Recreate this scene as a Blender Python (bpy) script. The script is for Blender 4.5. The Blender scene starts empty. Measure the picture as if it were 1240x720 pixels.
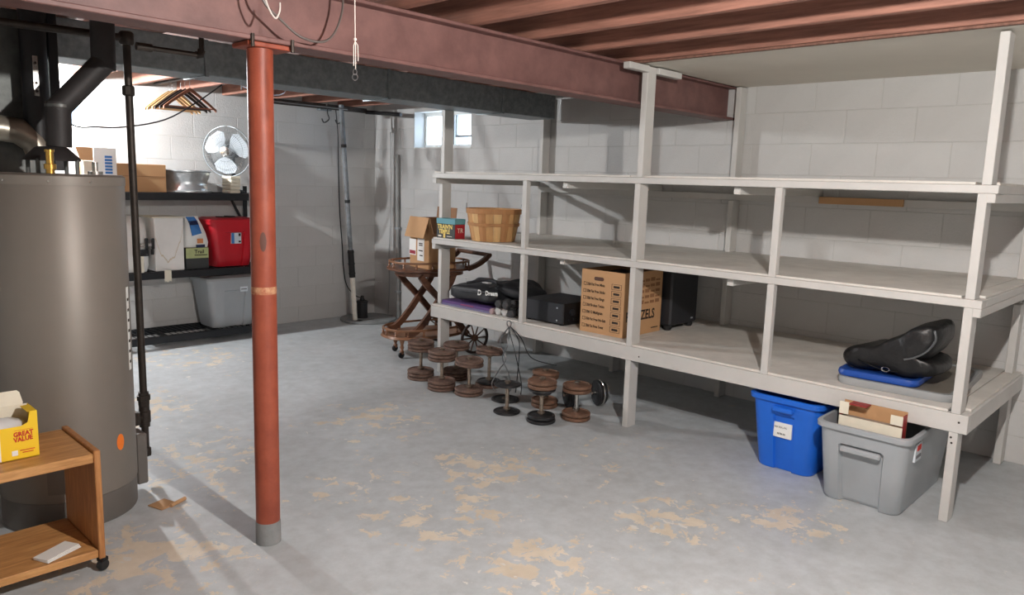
import bpy, bmesh, math, random
from mathutils import Vector, Matrix, noise
random.seed(7)
sc = bpy.context.scene
C = sc.collection
PI = math.pi
V = Vector

# ------------------------------------------------------------------ camera
CAM_H = 1.47
YAW, PITCH, ROLL, FPX = 0.762126, 0.150952, -0.031761, 912.79
fw = V((math.cos(PITCH)*math.cos(YAW), math.cos(PITCH)*math.sin(YAW), -math.sin(PITCH)))
ri = V((math.sin(YAW), -math.cos(YAW), 0)); dn = fw.cross(ri)
r2 = math.cos(ROLL)*ri + math.sin(ROLL)*dn
d2 = -math.sin(ROLL)*ri + math.cos(ROLL)*dn
cam = bpy.data.cameras.new('camera'); camo = bpy.data.objects.new('camera', cam); C.objects.link(camo)
cam.sensor_width = 36; cam.lens = FPX/1240*36; cam.clip_start = .02
mw = Matrix.Identity(4)
for i, ax in enumerate((r2, -d2, -fw)):
    for j in range(3): mw[j][i] = ax[j]
mw[0][3], mw[1][3], mw[2][3] = 0, 0, CAM_H
camo.matrix_world = mw
sc.camera = camo

# ------------------------------------------------------------------ world and exposure
w = bpy.data.worlds.new('world'); sc.world = w; w.use_nodes = True
bg = w.node_tree.nodes['Background']; bg.inputs[0].default_value = (.80, .90, 1, 1); bg.inputs[1].default_value = 9.0
sc.view_settings.view_transform = 'Standard'; sc.view_settings.look = 'None'
sc.view_settings.gamma = 1; sc.view_settings.use_curve_mapping = False
sc.view_settings.exposure = 0.0
BULB_A = (1.42, .37, 2.07); POWER_A = 245; COL_A = (1.0, .96, .92)      # bulb on the joists over the open floor
BULB_B = (1.60, 6.34, 2.12); POWER_B = 222; COL_B = (.95, .98, 1.0)      # bulb beyond the duct, over the wire shelving

XR, YB, CEIL = 4.92, 6.80, 2.17                # right wall, back wall, joist underside
X0, Y0 = -2.4, -2.2

# ------------------------------------------------------------------ materials
def lin(c): return tuple(((x/255)/12.92 if x <= 10 else ((x/255+.055)/1.055)**2.4) for x in c)
MATS = {}
def mat(name, rgb, rough=.6, metal=0, var=.0, scale=8, rgb2=None, bump=0, bscale=40, stretch=None, spec=.5, trans=0, alpha=1, coat=0, detail=4):
    if name in MATS: return MATS[name]
    m = bpy.data.materials.new(name); m.use_nodes = True; nt = m.node_tree; p = nt.nodes['Principled BSDF']
    c1 = lin(rgb); p.inputs['Base Color'].default_value = (*c1, 1)
    p.inputs['Roughness'].default_value = rough; p.inputs['Metallic'].default_value = metal
    p.inputs['Specular IOR Level'].default_value = spec
    p.inputs['Transmission Weight'].default_value = trans; p.inputs['Alpha'].default_value = alpha
    p.inputs['Coat Weight'].default_value = coat
    tc = nt.nodes.new('ShaderNodeTexCoord'); mp = nt.nodes.new('ShaderNodeMapping'); nt.links.new(tc.outputs['Object'], mp.inputs[0])
    if stretch: mp.inputs['Scale'].default_value = stretch
    if var or rgb2:
        n = nt.nodes.new('ShaderNodeTexNoise'); n.inputs['Scale'].default_value = scale; n.inputs['Detail'].default_value = detail; n.inputs['Roughness'].default_value = .65
        nt.links.new(mp.outputs[0], n.inputs[0])
        r = nt.nodes.new('ShaderNodeValToRGB'); nt.links.new(n.outputs[0], r.inputs[0])
        ca = tuple(x*(1-var) for x in c1); cb = lin(rgb2) if rgb2 else tuple(min(1, x*(1+var)) for x in c1)
        r.color_ramp.elements[0].position = .35; r.color_ramp.elements[1].position = .68
        r.color_ramp.elements[0].color = (*ca, 1); r.color_ramp.elements[1].color = (*cb, 1)
        nt.links.new(r.outputs[0], p.inputs['Base Color'])
    if bump:
        n2 = nt.nodes.new('ShaderNodeTexNoise'); n2.inputs['Scale'].default_value = bscale; n2.inputs['Detail'].default_value = 5
        nt.links.new(mp.outputs[0], n2.inputs[0])
        b = nt.nodes.new('ShaderNodeBump'); b.inputs['Strength'].default_value = bump; b.inputs['Distance'].default_value = .01
        nt.links.new(n2.outputs[0], b.inputs['Height']); nt.links.new(b.outputs[0], p.inputs['Normal'])
    MATS[name] = m; return m

def floor_mat():
    m = bpy.data.materials.new('floor_paint'); m.use_nodes = True; nt = m.node_tree; p = nt.nodes['Principled BSDF']; L = nt.links.new
    tc = nt.nodes.new('ShaderNodeTexCoord')
    def nz(scale, detail, rough, dist=0, off=(0, 0, 0), st=(1, 1, 1)):
        mp = nt.nodes.new('ShaderNodeMapping'); mp.inputs['Location'].default_value = off; mp.inputs['Scale'].default_value = st
        L(tc.outputs['Object'], mp.inputs[0])
        n = nt.nodes.new('ShaderNodeTexNoise'); n.inputs['Scale'].default_value = scale; n.inputs['Detail'].default_value = detail
        n.inputs['Roughness'].default_value = rough; n.inputs['Distortion'].default_value = dist
        L(mp.outputs[0], n.inputs[0]); return n.outputs[0]
    def mth(op, a, b):
        n = nt.nodes.new('ShaderNodeMath'); n.operation = op
        for i, v in enumerate((a, b)):
            if isinstance(v, (int, float)): n.inputs[i].default_value = v
            else: L(v, n.inputs[i])
        return n.outputs[0]
    def ramp(x, a, b, ca=(0, 0, 0, 1), cb=(1, 1, 1, 1)):
        r = nt.nodes.new('ShaderNodeValToRGB'); L(x, r.inputs[0]); e = r.color_ramp.elements
        e[0].position = a; e[1].position = b; e[0].color = ca; e[1].color = cb; return r.outputs[0]
    def mix(f, a, b):
        n = nt.nodes.new('ShaderNodeMix'); n.data_type = 'RGBA'; L(f, n.inputs[0])
        for i, v in ((6, a), (7, b)):
            if isinstance(v, tuple): n.inputs[i].default_value = v
            else: L(v, n.inputs[i])
        return n.outputs[2]
    region = mth('MULTIPLY', nz(1.3, 3, .55, 0, (3.1, .4, 0)), .30)
    # worn areas of the paint, by place on the floor (metres)
    for wx_, wy_, wr_, wa_ in ((2.05, 1.80, .55, .30), (2.80, 1.68, .50, .27), (1.55, 3.75, .75, .27), (2.05, 2.35, .50, .26), (1.05, 2.85, .70, .27), (1.95, 2.95, .55, .24), (2.70, 2.60, .60, .25), (3.25, 1.30, .45, .25), (1.60, 4.90, .90, .24), (2.70, 3.70, .9, .18), (2.6, 5.9, 1.1, .18), (3.3, 2.2, .7, .18), (.6, .8, 1.2, .26), (2.2, .6, 1.0, .22), (-1.0, 2.0, 1.3, .25)):
        vm = nt.nodes.new('ShaderNodeVectorMath'); vm.operation = 'DISTANCE'; L(tc.outputs['Object'], vm.inputs[0]); vm.inputs[1].default_value = (wx_-(X0+XR+.2)/2, wy_-(Y0+YB+.2)/2, .08)
        mr = nt.nodes.new('ShaderNodeMapRange'); mr.interpolation_type = 'SMOOTHSTEP'; L(vm.outputs['Value'], mr.inputs[0])
        mr.inputs[1].default_value = wr_*1.15; mr.inputs[2].default_value = 0; mr.inputs[3].default_value = 0; mr.inputs[4].default_value = wa_
        region = mth('MAXIMUM', region, mth('ADD', mth('MULTIPLY', nz(1.3, 3, .55, 0, (3.1, .4, 0)), .30), mr.outputs[0]))
    fine = nz(9.5, 12, .70, .4, (0, 2, 1))
    peel = ramp(mth('ADD', mth('MULTIPLY', region, .8), fine), .812, .824)
    chips = ramp(mth('ADD', mth('MULTIPLY', region, .30), nz(19, 5, .55, .3, (5, 1, 2), (1, .7, 1))), .775, .787)
    base = ramp(nz(1.7, 5, .6, 0, (1, 1, 0)), .3, .72, (*lin((183, 188, 190)), 1), (*lin((198, 203, 206)), 1))
    dirt = ramp(nz(11, 8, .7), .35, .62, (*lin((168, 166, 160)), 1), (1, 1, 1, 1))
    bm_ = nt.nodes.new('ShaderNodeMix'); bm_.data_type = 'RGBA'; bm_.blend_type = 'MULTIPLY'; bm_.inputs[0].default_value = .28
    L(base, bm_.inputs[6]); L(dirt, bm_.inputs[7])
    tan = ramp(nz(7, 6, .6, 0, (4, 4, 4)), .3, .7, (*lin((200, 187, 167)), 1), (*lin((222, 211, 193)), 1))
    c = mix(peel, bm_.outputs[2], tan)
    c = mix(chips, c, (*lin((214, 211, 204)), 1))
    L(c, p.inputs['Base Color'])
    L(ramp(nz(6, 4, .6), .3, .7, (.34, .34, .34, 1), (.55, .55, .55, 1)), p.inputs['Roughness'])
    b = nt.nodes.new('ShaderNodeBump'); b.inputs['Strength'].default_value = .25; b.inputs['Distance'].default_value = .004
    h = mth('SUBTRACT', nz(30, 6, .6), mth('MULTIPLY', peel, .6)); L(h, b.inputs['Height']); L(b.outputs[0], p.inputs['Normal'])
    return m
def glass_mat():
    m = bpy.data.materials.new('window_glass'); m.use_nodes = True; nt = m.node_tree; nt.nodes.clear()
    o = nt.nodes.new('ShaderNodeOutputMaterial'); t = nt.nodes.new('ShaderNodeBsdfTransparent'); g = nt.nodes.new('ShaderNodeBsdfGlossy')
    g.inputs['Roughness'].default_value = .1; t.inputs[0].default_value = (.9, .95, 1, 1); mx = nt.nodes.new('ShaderNodeMixShader'); mx.inputs[0].default_value = .08
    nt.links.new(t.outputs[0], mx.inputs[1]); nt.links.new(g.outputs[0], mx.inputs[2]); nt.links.new(mx.outputs[0], o.inputs[0]); return m
def emit_mat(name, col, s):
    m = bpy.data.materials.new(name); m.use_nodes = True; p = m.node_tree.nodes['Principled BSDF']
    p.inputs['Emission Color'].default_value = (*col, 1); p.inputs['Emission Strength'].default_value = s; return m
def clear_mat(name, rgb, op):
    m = bpy.data.materials.new(name); m.use_nodes = True; p = m.node_tree.nodes['Principled BSDF']
    p.inputs['Base Color'].default_value = (*lin(rgb), 1); p.inputs['Roughness'].default_value = .2; p.inputs['Alpha'].default_value = op; return m

BLOCK = mat('block_paint', (197, 196, 194), .62, var=.03, scale=3, bump=.25, bscale=90)
MORTAR = mat('mortar_paint', (188, 187, 184), .7, bump=.2, bscale=120)
SHELFW = mat('shelf_white', (196, 194, 190), .55, var=.04, scale=5, bump=.12, bscale=30)
DECK = mat('shelf_deck', (214, 210, 203), .65, var=.10, scale=6, bump=.15, bscale=60, detail=8)
JOIST = mat('joist_wood', (154, 108, 92), .7, var=.28, scale=4, stretch=(12, .7, 12), bump=.2, bscale=30)
SUBF = mat('subfloor_wood', (128, 92, 78), .8, var=.25, scale=5, stretch=(1, 8, 1), bump=.2)
STEEL = mat('beam_primer', (114, 80, 76), .55, var=.14, scale=7, rgb2=(128, 92, 87), bump=.08, bscale=50, detail=8)
COLUMN = mat('column_paint', (146, 68, 47), .5, var=.14, scale=9, rgb2=(158, 78, 54), bump=.1, bscale=60)
GALV = mat('galvanised', (132, 140, 143), .5, .35, var=.22, scale=28, bump=.05, bscale=30, detail=8)
GALVD = mat('galvanised_dark', (92, 94, 92), .48, .6, var=.28, scale=12, detail=8)
HEATER = mat('heater_enamel', (128, 121, 113), .46, .2, var=.05, scale=2)
HEATTRIM = mat('heater_trim', (112, 107, 102), .45, .3)
BLACK = mat('black_metal', (26, 26, 28), .5, .2)
FLUE = mat('flue_black', (50, 47, 47), .6, .3, var=.15, scale=10)
IRON = mat('black_iron', (58, 51, 46), .5, .5, var=.25, scale=20)
BRASS = mat('brass', (186, 146, 74), .3, .9)
CHROME = mat('chrome', (205, 202, 196), .22, 1, var=.2, scale=25)
ALU = mat('alloy_rim', (192, 196, 198), .32, .75, var=.15, scale=14)
WSHELF = mat('wire_black', (30, 32, 36), .45, .25)
CARD = mat('cardboard', (188, 146, 104), .8, var=.06, scale=3)
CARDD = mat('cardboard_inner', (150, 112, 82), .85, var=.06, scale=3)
DARKBR = mat('dark_brown', (84, 58, 48), .8)
WHITE = mat('white_matte', (232, 232, 228), .6)
CREAM = mat('cream', (226, 219, 200), .7, var=.05)
BLUEP = mat('blue_plastic', (30, 104, 212), .38, var=.06, scale=3)
BLUELID = mat('blue_lid_plastic', (28, 74, 158), .4)
GREYP = mat('grey_plastic', (160, 165, 169), .42, var=.05, scale=3)
GREYL = mat('grey_lid_plastic', (150, 153, 154), .42, var=.05, scale=4)
GREYT = mat('grey_lid_top', (122, 116, 106), .5, var=.1, scale=6)
REDP = mat('red_plastic', (190, 28, 42), .35, var=.06, scale=3)
RUST = mat('rusty_iron', (106, 84, 75), .68, .25, var=.3, scale=26, rgb2=(132, 106, 93), bump=.25, bscale=80)
RUSTB = mat('brown_iron', (122, 92, 74), .55, .35, var=.25, scale=22, rgb2=(138, 104, 84), bump=.2, bscale=80)
PLBLACK = mat('plate_black', (46, 46, 48), .42, .35, var=.3, scale=18)
BARST = mat('bar_steel', (158, 144, 130), .35, .8, var=.3, scale=40)
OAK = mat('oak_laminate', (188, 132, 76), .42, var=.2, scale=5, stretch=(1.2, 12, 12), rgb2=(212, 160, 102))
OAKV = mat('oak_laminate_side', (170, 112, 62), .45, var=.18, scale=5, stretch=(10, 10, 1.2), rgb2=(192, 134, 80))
TEAK = mat('teacart_wood', (96, 64, 48), .42, var=.2, scale=6, stretch=(3, 3, 8), rgb2=(116, 78, 58))
WHEELW = mat('wheel_dark_wood', (60, 44, 38), .5, var=.15)
TEAKL = mat('teacart_rail', (140, 98, 70), .42, var=.15, scale=8)
RUBBER = mat('rubber', (30, 30, 31), .7)
FABRIC = mat('black_nylon', (30, 31, 35), .58, var=.2, scale=20, bump=.4, bscale=14)
LEATHER = mat('black_vinyl', (19, 19, 20), .42, bump=.7, bscale=16)
DARKBOX = mat('black_vinyl_box', (35, 37, 42), .5, bump=.05, bscale=90)
PURPLE = mat('purple_cover', (92, 66, 124), .5)
VIOLET = mat('grey_violet', (112, 106, 140), .5)
INK = mat('ink_black', (44, 34, 28), .8)
INKR = mat('ink_red', (196, 46, 36), .7)
INKB = mat('ink_blue', (60, 120, 186), .7)
TEAL = mat('teal_card', (92, 150, 162), .6)
CHARC = mat('charcoal_card', (52, 54, 54), .6)
REDC = mat('red_card', (164, 36, 46), .6)
YELLOW = mat('yellow_card', (242, 200, 36), .5)
YEL2 = mat('yellow_print', (230, 204, 110), .6)
ORANGE = mat('orange_sticker', (236, 122, 36), .6)
PVC = mat('pvc_white', (224, 218, 206), .5, var=.08, scale=14)
PVCG = mat('pvc_grey', (118, 122, 126), .55, var=.25, scale=18)
CONC = mat('concrete_grey', (132, 134, 134), .8, var=.15, scale=7, bump=.3, bscale=30)
CONCD = mat('concrete_dark', (96, 94, 90), .85, var=.2, scale=9, bump=.3, bscale=30)
SPLINT = [mat('splint_%d' % i, c, .65, var=.1, scale=6, stretch=(4, 4, .8)) for i, c in enumerate([(196, 150, 98), (210, 170, 116), (176, 126, 80)])]
CREAMW = mat('hanger_pine', (216, 176, 126), .5, var=.08)
HANGD = mat('hanger_dark', (60, 48, 44), .5)
HANGR = mat('hanger_red', (150, 98, 76), .5)
WIRE = mat('zinc_wire', (150, 152, 154), .35, .8)
CORD = mat('black_cord', (36, 36, 38), .6)
STRING = mat('white_string', (214, 206, 198), .8)
DRYW = mat('drywall', (222, 217, 206), .8, var=.03, scale=2)
STAIN = mat('stained_white', (228, 227, 224), .7, var=.04, scale=3, rgb2=(236, 235, 232))
TAN = mat('water_stain', (206, 192, 166), .8, var=.06, scale=9)
GLASS = glass_mat()
BLADE = clear_mat('fan_blade_clear', (196, 204, 210), .9)
PBAG = clear_mat('plastic_film', (238, 238, 238), .7)

# ------------------------------------------------------------------ mesh builder
def ident(v): return v
class MB:
    def __init__(s): s.v = []; s.f = []
    def add(s, vs, fs, T=None):
        b = len(s.v)
        s.v += [(T @ V(p)) if T is not None else V(p) for p in vs]
        s.f += [tuple(b+i for i in f) for f in fs]; return s
    def box(s, c, d, rz=0, bev=0, T=None):
        x, y, z = (k/2 for k in d)
        R = Matrix.Translation(V(c)) @ Matrix.Rotation(rz, 4, 'Z')
        if T is not None: R = T @ R
        if bev <= 0:
            vs = [(a*x, b*y, e*z) for e in (-1, 1) for b in (-1, 1) for a in (-1, 1)]
            return s.add(vs, [(0, 2, 3, 1), (4, 5, 7, 6), (0, 1, 5, 4), (2, 6, 7, 3), (0, 4, 6, 2), (1, 3, 7, 5)], R)
        bm = bmesh.new(); bmesh.ops.create_cube(bm, size=1)
        for v in bm.verts: v.co = V((v.co.x*2*x, v.co.y*2*y, v.co.z*2*z))
        bmesh.ops.bevel(bm, geom=bm.edges[:], offset=min(bev, .49*min(d)), segments=1, affect='EDGES')
        bm.verts.index_update()
        s.add([v.co.copy() for v in bm.verts], [[v.index for v in f.verts] for f in bm.faces], R); bm.free(); return s
    def b2(s, lo, hi, bev=0):
        return s.box([(a+b)/2 for a, b in zip(lo, hi)], [b-a for a, b in zip(lo, hi)], 0, bev)
    def loft(s, rings, cap=True, closed=False):
        n = len(rings[0]); b = len(s.v)
        for r in rings: s.v += [V(p) for p in r]
        m = len(rings)
        for i in range(m if closed else m-1):
            j = (i+1) % m
            for k in range(n):
                l = (k+1) % n
                s.f.append((b+i*n+k, b+i*n+l, b+j*n+l, b+j*n+k))
        if cap and not closed:
            s.f.append(tuple(b+k for k in reversed(range(n)))); s.f.append(tuple(b+(m-1)*n+k for k in range(n)))
        return s
    def lathe(s, prof, T=None, seg=24, cap=True):
        T = T or Matrix.Identity(4)
        return s.loft([[T @ V((r*math.cos(2*PI*k/seg), r*math.sin(2*PI*k/seg), z)) for k in range(seg)] for r, z in prof], cap)
    def cyl(s, p, q, r, seg=12, r1=None):
        p, q = V(p), V(q); T = Matrix.Translation(p) @ (q-p).to_track_quat('Z', 'Y').to_matrix().to_4x4()
        return s.lathe([(r, 0), (r1 if r1 is not None else r, (q-p).length)], T, seg)
    def tube(s, pts, r, seg=6, closed=False, sub=0):
        pts = [V(p) for p in pts]
        if sub: pts = catmull(pts, sub, closed)
        rings = []; n = len(pts); up = None
        for i, p in enumerate(pts):
            t = ((pts[(i+1) % n]-pts[i-1]) if closed else (pts[min(i+1, n-1)]-pts[max(i-1, 0)])).normalized()
            if up is None: up = t.orthogonal().normalized()
            else:
                up = up - t*up.dot(t); up = up.normalized() if up.length > 1e-6 else t.orthogonal().normalized()
            b = t.cross(up)
            rr = r[i*len(r)//n] if isinstance(r, (list, tuple)) else r
            rings.append([p + up*rr*math.cos(2*PI*k/seg) + b*rr*math.sin(2*PI*k/seg) for k in range(seg)])
        return s.loft(rings, True, closed)
    def prism(s, out, T, h):
        n = len(out); vs = [T @ V((x, y, 0)) for x, y in out] + [T @ V((x, y, h)) for x, y in out]
        return s.add(vs, [tuple(reversed(range(n))), tuple(range(n, 2*n))] + [(k, (k+1) % n, n+(k+1) % n, n+k) for k in range(n)])
    def build(s, name, m, parent=None, smooth=None, local=False):
        me = bpy.data.meshes.new(name)
        vs = [V(v) for v in s.v]
        o = bpy.data.objects.new(name, me)
        if parent is not None:
            o.parent = parent
            if not local:
                inv = W(parent).inverted(); vs = [inv @ v for v in vs]
        elif not local:
            xs = [v.x for v in vs]; ys = [v.y for v in vs]; b = V(((min(xs)+max(xs))/2, (min(ys)+max(ys))/2, min(v.z for v in vs)))
            o.location = b; vs = [v-b for v in vs]
        me.from_pydata([tuple(v) for v in vs], [], s.f); me.validate()
        bm = bmesh.new(); bm.from_mesh(me); bmesh.ops.recalc_face_normals(bm, faces=bm.faces); bm.to_mesh(me); bm.free()
        me.materials.append(m)
        if smooth is not None:
            me.polygons.foreach_set('use_smooth', [True]*len(me.polygons)); me.set_sharp_from_angle(angle=math.radians(smooth))
        C.objects.link(o); return o
def W(o):
    m = Matrix.LocRotScale(o.location, o.rotation_euler, o.scale)
    return (W(o.parent) @ m) if o.parent else m
def catmull(p, n, closed=False):
    out = []; N = len(p)
    for i in range(N if closed else N-1):
        a = p[i-1] if (i > 0 or closed) else p[0]; b = p[i]; c = p[(i+1) % N]; d = p[(i+2) % N] if (closed or i+2 < N) else p[-1]
        for k in range(n):
            t = k/n
            out.append(.5*((2*b) + (c-a)*t + (2*a-5*b+4*c-d)*t*t + (3*b-a-3*c+d)*t**3))
    if not closed: out.append(p[-1])
    return out
def tag(o, label, cat, group=None):
    o['label'] = label; o['category'] = cat
    if group: o['group'] = group
    return o
def struct(o): o['kind'] = 'structure'; return o
def thing(name, loc, rz, label, cat, group=None, tilt=None):
    o = bpy.data.objects.new(name, None); C.objects.link(o); o.location = loc; o.empty_display_size = .05
    o.rotation_euler = (tilt[0], tilt[1], rz) if tilt else (0, 0, rz)
    return tag(o, label, cat, group)
def rrect(a, b, r, n=4, z=0, c=(0, 0)):
    pts = []
    for sx, sy, a0 in ((1, 1, 0), (-1, 1, PI/2), (-1, -1, PI), (1, -1, 1.5*PI)):
        for k in range(n+1):
            t = a0 + PI/2*k/n
            pts.append(V((c[0]+sx*(a-r)+r*math.cos(t), c[1]+sy*(b-r)+r*math.sin(t), z)))
    return pts
def copy_tree(o, parent=None):
    c = o.copy(); C.objects.link(c)
    if parent: c.parent = parent
    for ch in list(o.children): copy_tree(ch, c)
    return c
def text(body, size, pos, xd, yd, m, parent, name='lettering', bold=0, sx=1, align='LEFT'):
    cu = bpy.data.curves.new('t', 'FONT'); cu.body = body; cu.size = size; cu.resolution_u = 2; cu.extrude = .0004; cu.offset = bold; cu.align_x = align
    to = bpy.data.objects.new('t', cu); C.objects.link(to)
    bpy.context.view_layer.update()
    me = bpy.data.meshes.new_from_object(to.evaluated_get(bpy.context.evaluated_depsgraph_get()))
    bpy.data.objects.remove(to); bpy.data.curves.remove(cu)
    xd, yd = V(xd).normalized(), V(yd).normalized(); zd = xd.cross(yd)
    T = Matrix((( xd.x, yd.x, zd.x, pos[0]), (xd.y, yd.y, zd.y, pos[1]), (xd.z, yd.z, zd.z, pos[2]), (0, 0, 0, 1))) @ Matrix.Diagonal((sx, 1, 1, 1))
    me.transform(W(parent).inverted() @ T)
    me.materials.clear(); me.materials.append(m); me.name = name
    o = bpy.data.objects.new(name, me); C.objects.link(o); o.parent = parent; return o
def patch(lo, hi, m, parent, name, bev=0): return MB().b2(lo, hi, bev).build(name, m, parent)

# ================================================================== STRUCTURE
fl = struct(MB().b2((X0, Y0, -.08), (XR+.2, YB+.2, 0)).build('floor', floor_mat()))
LB, HB = .4064, .2032
ZB = 1.780
WIN_R = (5.285, 6.13, 1.78, 2.14)      # y0 y1 z0 z1 on the right wall
WIN_B = (1.28, 2.13, 1.78, 2.14)       # x0 x1 z0 z1 on the back wall
def wall_blocks(parent, axis, a0, a1, joint, win, face, pocket=None):
    cache = {}
    k = -9
    z = ZB + k*HB
    rows = []
    for k in range(-9, 3):
        rows.append((ZB+k*HB, k))
    for z0, k in rows:
        zl, zh = max(z0, 0), min(z0+HB, CEIL+.02)
        if zh-zl < .02: continue
        off = 0 if k % 2 == 0 else LB/2
        n0 = math.floor((a0-joint-off)/LB)
        a = joint+off+n0*LB
        while a < a1:
            segs = [(max(a, a0), min(a+LB, a1))]
            for hole in (win, pocket):
                if hole and zh-.01 > hole[2] and zl+.01 < hole[3]:
                    ns = []
                    for p, q in segs:
                        if q <= hole[0] or p >= hole[1]: ns.append((p, q))
                        else:
                            if p < hole[0]: ns.append((p, hole[0]))
                            if q > hole[1]: ns.append((hole[1], q))
                    segs = ns
            for p, q in segs:
                if q-p < .015: continue
                L_, H_ = q-p-.0035, zh-zl-.0035
                key = (round(L_, 3), round(H_, 3))
                d = (.012, L_, H_) if axis == 'y' else (L_, .012, H_)
                if key not in cache:
                    o = MB().box((0, 0, 0), d, 0, .002).build('block', BLOCK, parent, local=True); cache[key] = o.data
                else:
                    o = bpy.data.objects.new('block', cache[key]); C.objects.link(o); o.parent = parent
                j = random.uniform(-.0006, .0006)
                ctr = V((face+.006+j, (p+q)/2, (zl+zh)/2)) if axis == 'y' else V(((p+q)/2, face+.006+j, (zl+zh)/2))
                o.location = W(parent).inverted() @ ctr
            a += LB
def holed(lo, hi, axis, win, thick0, thick1):
    m = MB(); a0, a1 = lo; z1 = CEIL+.24
    def bx(p, q, za, zb):
        if axis == 'y': m.b2((thick0, p, za), (thick1, q, zb))
        else: m.b2((p, thick0, za), (q, thick1, zb))
    bx(a0, win[0], 0, z1); bx(win[1], a1, 0, z1); bx(win[0], win[1], 0, win[2]); bx(win[0], win[1], win[3], z1)
    return m
wr = struct(holed((Y0, YB+.2), None, 'y', WIN_R, XR-.0042, XR+.2).build('wall_right', MORTAR))
wall_blocks(wr, 'y', -.6, YB, 4.699 % LB, WIN_R, XR-.006)
wb = struct(holed((X0, XR), None, 'x', WIN_B, YB-.0042, YB+.2).build('wall_back', MORTAR))
wall_blocks(wb, 'x', .3, XR-.008, 4.175 % LB, WIN_B, YB-.006)
struct(MB().b2((X0-.15, Y0, 0), (X0, YB+.2, CEIL+.24)).build('wall_left', WHITE))
struct(MB().b2((X0, Y0-.15, 0), (XR+.2, Y0, CEIL+.24)).build('wall_front', WHITE))
# windows
def window(n, axis, win, face):
    def B(p, q, za, zb, d0, d1):
        m = MB()
        return m.b2((face+d0, p, za), (face+d1, q, zb)) if axis == 'y' else m.b2((p, face+d0, za), (q, face+d1, zb))
    a, b, z0, z1 = win
    e = bpy.data.objects.new('window_%d' % n, None); C.objects.link(e); e['kind'] = 'structure'
    e.location = (face+.1, (a+b)/2, z0) if axis == 'y' else ((a+b)/2, face+.1, z0)
    B(a, b, z0-.002, z0+.01, -.012, .2).build('window_sill', WHITE, e)
    for p, q, za, zb in ((a, a+.035, z0+.01, z1), (b-.035, b, z0+.01, z1), (a+.035, b-.035, z0+.01, z0+.045), (a+.035, b-.035, z1-.035, z1)):
        B(p, q, za, zb, .13, .165).build('window_frame', WHITE, e)
    mid = (a+b)/2 - (.02 if axis == 'y' else 0)
    B(mid-.014, mid+.014, z0+.045, z1-.035, .13, .16).build('mullion', GREYP, e)
    for p, q in ((a+.035, mid-.014), (mid+.014, b-.035)):
        B(p, q, z0+.045, z1-.035, .145, .149).build('pane', GLASS, e)
    f = e
    # small inner vent sash
    p, q = mid-.30, mid-.06
    for pp, qq, za, zb in ((p, q, z0+.11, z0+.13), (p, p+.018, z0+.13, z1-.035), (q-.018, q, z0+.13, z1-.035)):
        B(pp, qq, za, zb, .10, .125).build('vent_sash', GREYP, f)
window(1, 'y', WIN_R, XR)
window(2, 'x', WIN_B, YB)
# ceiling : subfloor boards and joists
ce = struct(MB().b2((X0, Y0, CEIL+.20), (XR+.2, YB+.2, CEIL+.24)).build('ceiling', SUBF))
jm = None
bl = None
yk = Y0
while yk < YB:
    if bl is None:
        o = MB().box((0, 0, 0), (XR-X0, .13, .012), 0, .002).build('board', SUBF, ce, local=True); bl = o.data
    else:
        o = bpy.data.objects.new('board', bl); C.objects.link(o); o.parent = ce
    o.location = W(ce).inverted() @ V(((X0+XR)/2, yk+.067, CEIL+.193)); yk += .136
xs = [2.435+.406*k for k in range(-11, 7)]
for x in xs:
    if x < X0+.05 or x > XR-.05: continue
    if jm is None:
        o = MB().box((0, 0, 0), (.042, YB-Y0-.01, .186), 0, .003).build('joist', JOIST, ce, local=True); jm = o.data
    else:
        o = bpy.data.objects.new('joist', jm); C.objects.link(o); o.parent = ce
    o.location = W(ce).inverted() @ V((x, (Y0+YB)/2, CEIL+.0935))
# drywall over the shelving
MB().b2((3.672, .30, CEIL-.008), (XR-.008, 2.585, CEIL-.001), .001).build('drywall_panel', DRYW, ce)

MB().b2((3.640, .30, CEIL-.012), (3.6705, 2.585, CEIL-.001), .001).build('added_edge_strip', SUBF, ce)  # dark strip added to hide the drywall's brightly lit front edge

# ================================================================== BEAM, COLUMN, DUCT
bt = thing('steel_beam', (3.0, 2.68, 1.945), 0, 'long rust-brown steel I-beam carrying the ceiling joists', 'beam')
bx0, bx1 = X0+.02, XR-.012
MB().b2((bx0, 2.61, 1.945), (bx1, 2.75, 1.962), .003).build('bottom_flange', STEEL, bt)
MB().b2((bx0, 2.61, 2.153), (bx1, 2.75, 2.168), .003).build('top_flange', STEEL, bt)
MB().b2((bx0, 2.669, 1.962), (bx1, 2.691, 2.153)).build('web', STEEL, bt)
ct = thing('support_column', (1.42, 2.68, 0), 0, 'round rust-red steel post standing under the beam', 'column')
MB().lathe([(.047, .085), (.047, 1.925)], Matrix.Translation((1.42, 2.68, 0)), 32).build('shaft', COLUMN, ct, 40)
MB().lathe([(.0495, .001), (.049, .085), (.047, .092)], Matrix.Translation((1.42, 2.68, 0)), 32).build('base_sleeve', CONC, ct, 40)
MB().b2((1.345, 2.62, 1.926), (1.525, 2.745, 1.943), .003).build('cap_plate', COLUMN, ct)
for x in (1.355, 1.512):
    MB().cyl((x, 2.606, 1.92), (x, 2.606, 1.965), .007, 8).build('bolt', IRON, ct, 40)
MB().lathe([(.0472, 1.018), (.0475, 1.022), (.0475, 1.042), (.0472, 1.046)], Matrix.Translation((1.42, 2.68, .0)), 32, False).build('worn_band', mat('worn_band', (150, 72, 48), .6, var=.0, scale=30, rgb2=(206, 164, 124)), ct, 40)
az0 = math.atan2(-2.68, -1.42)
mb = MB(); N_ = 9
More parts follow.
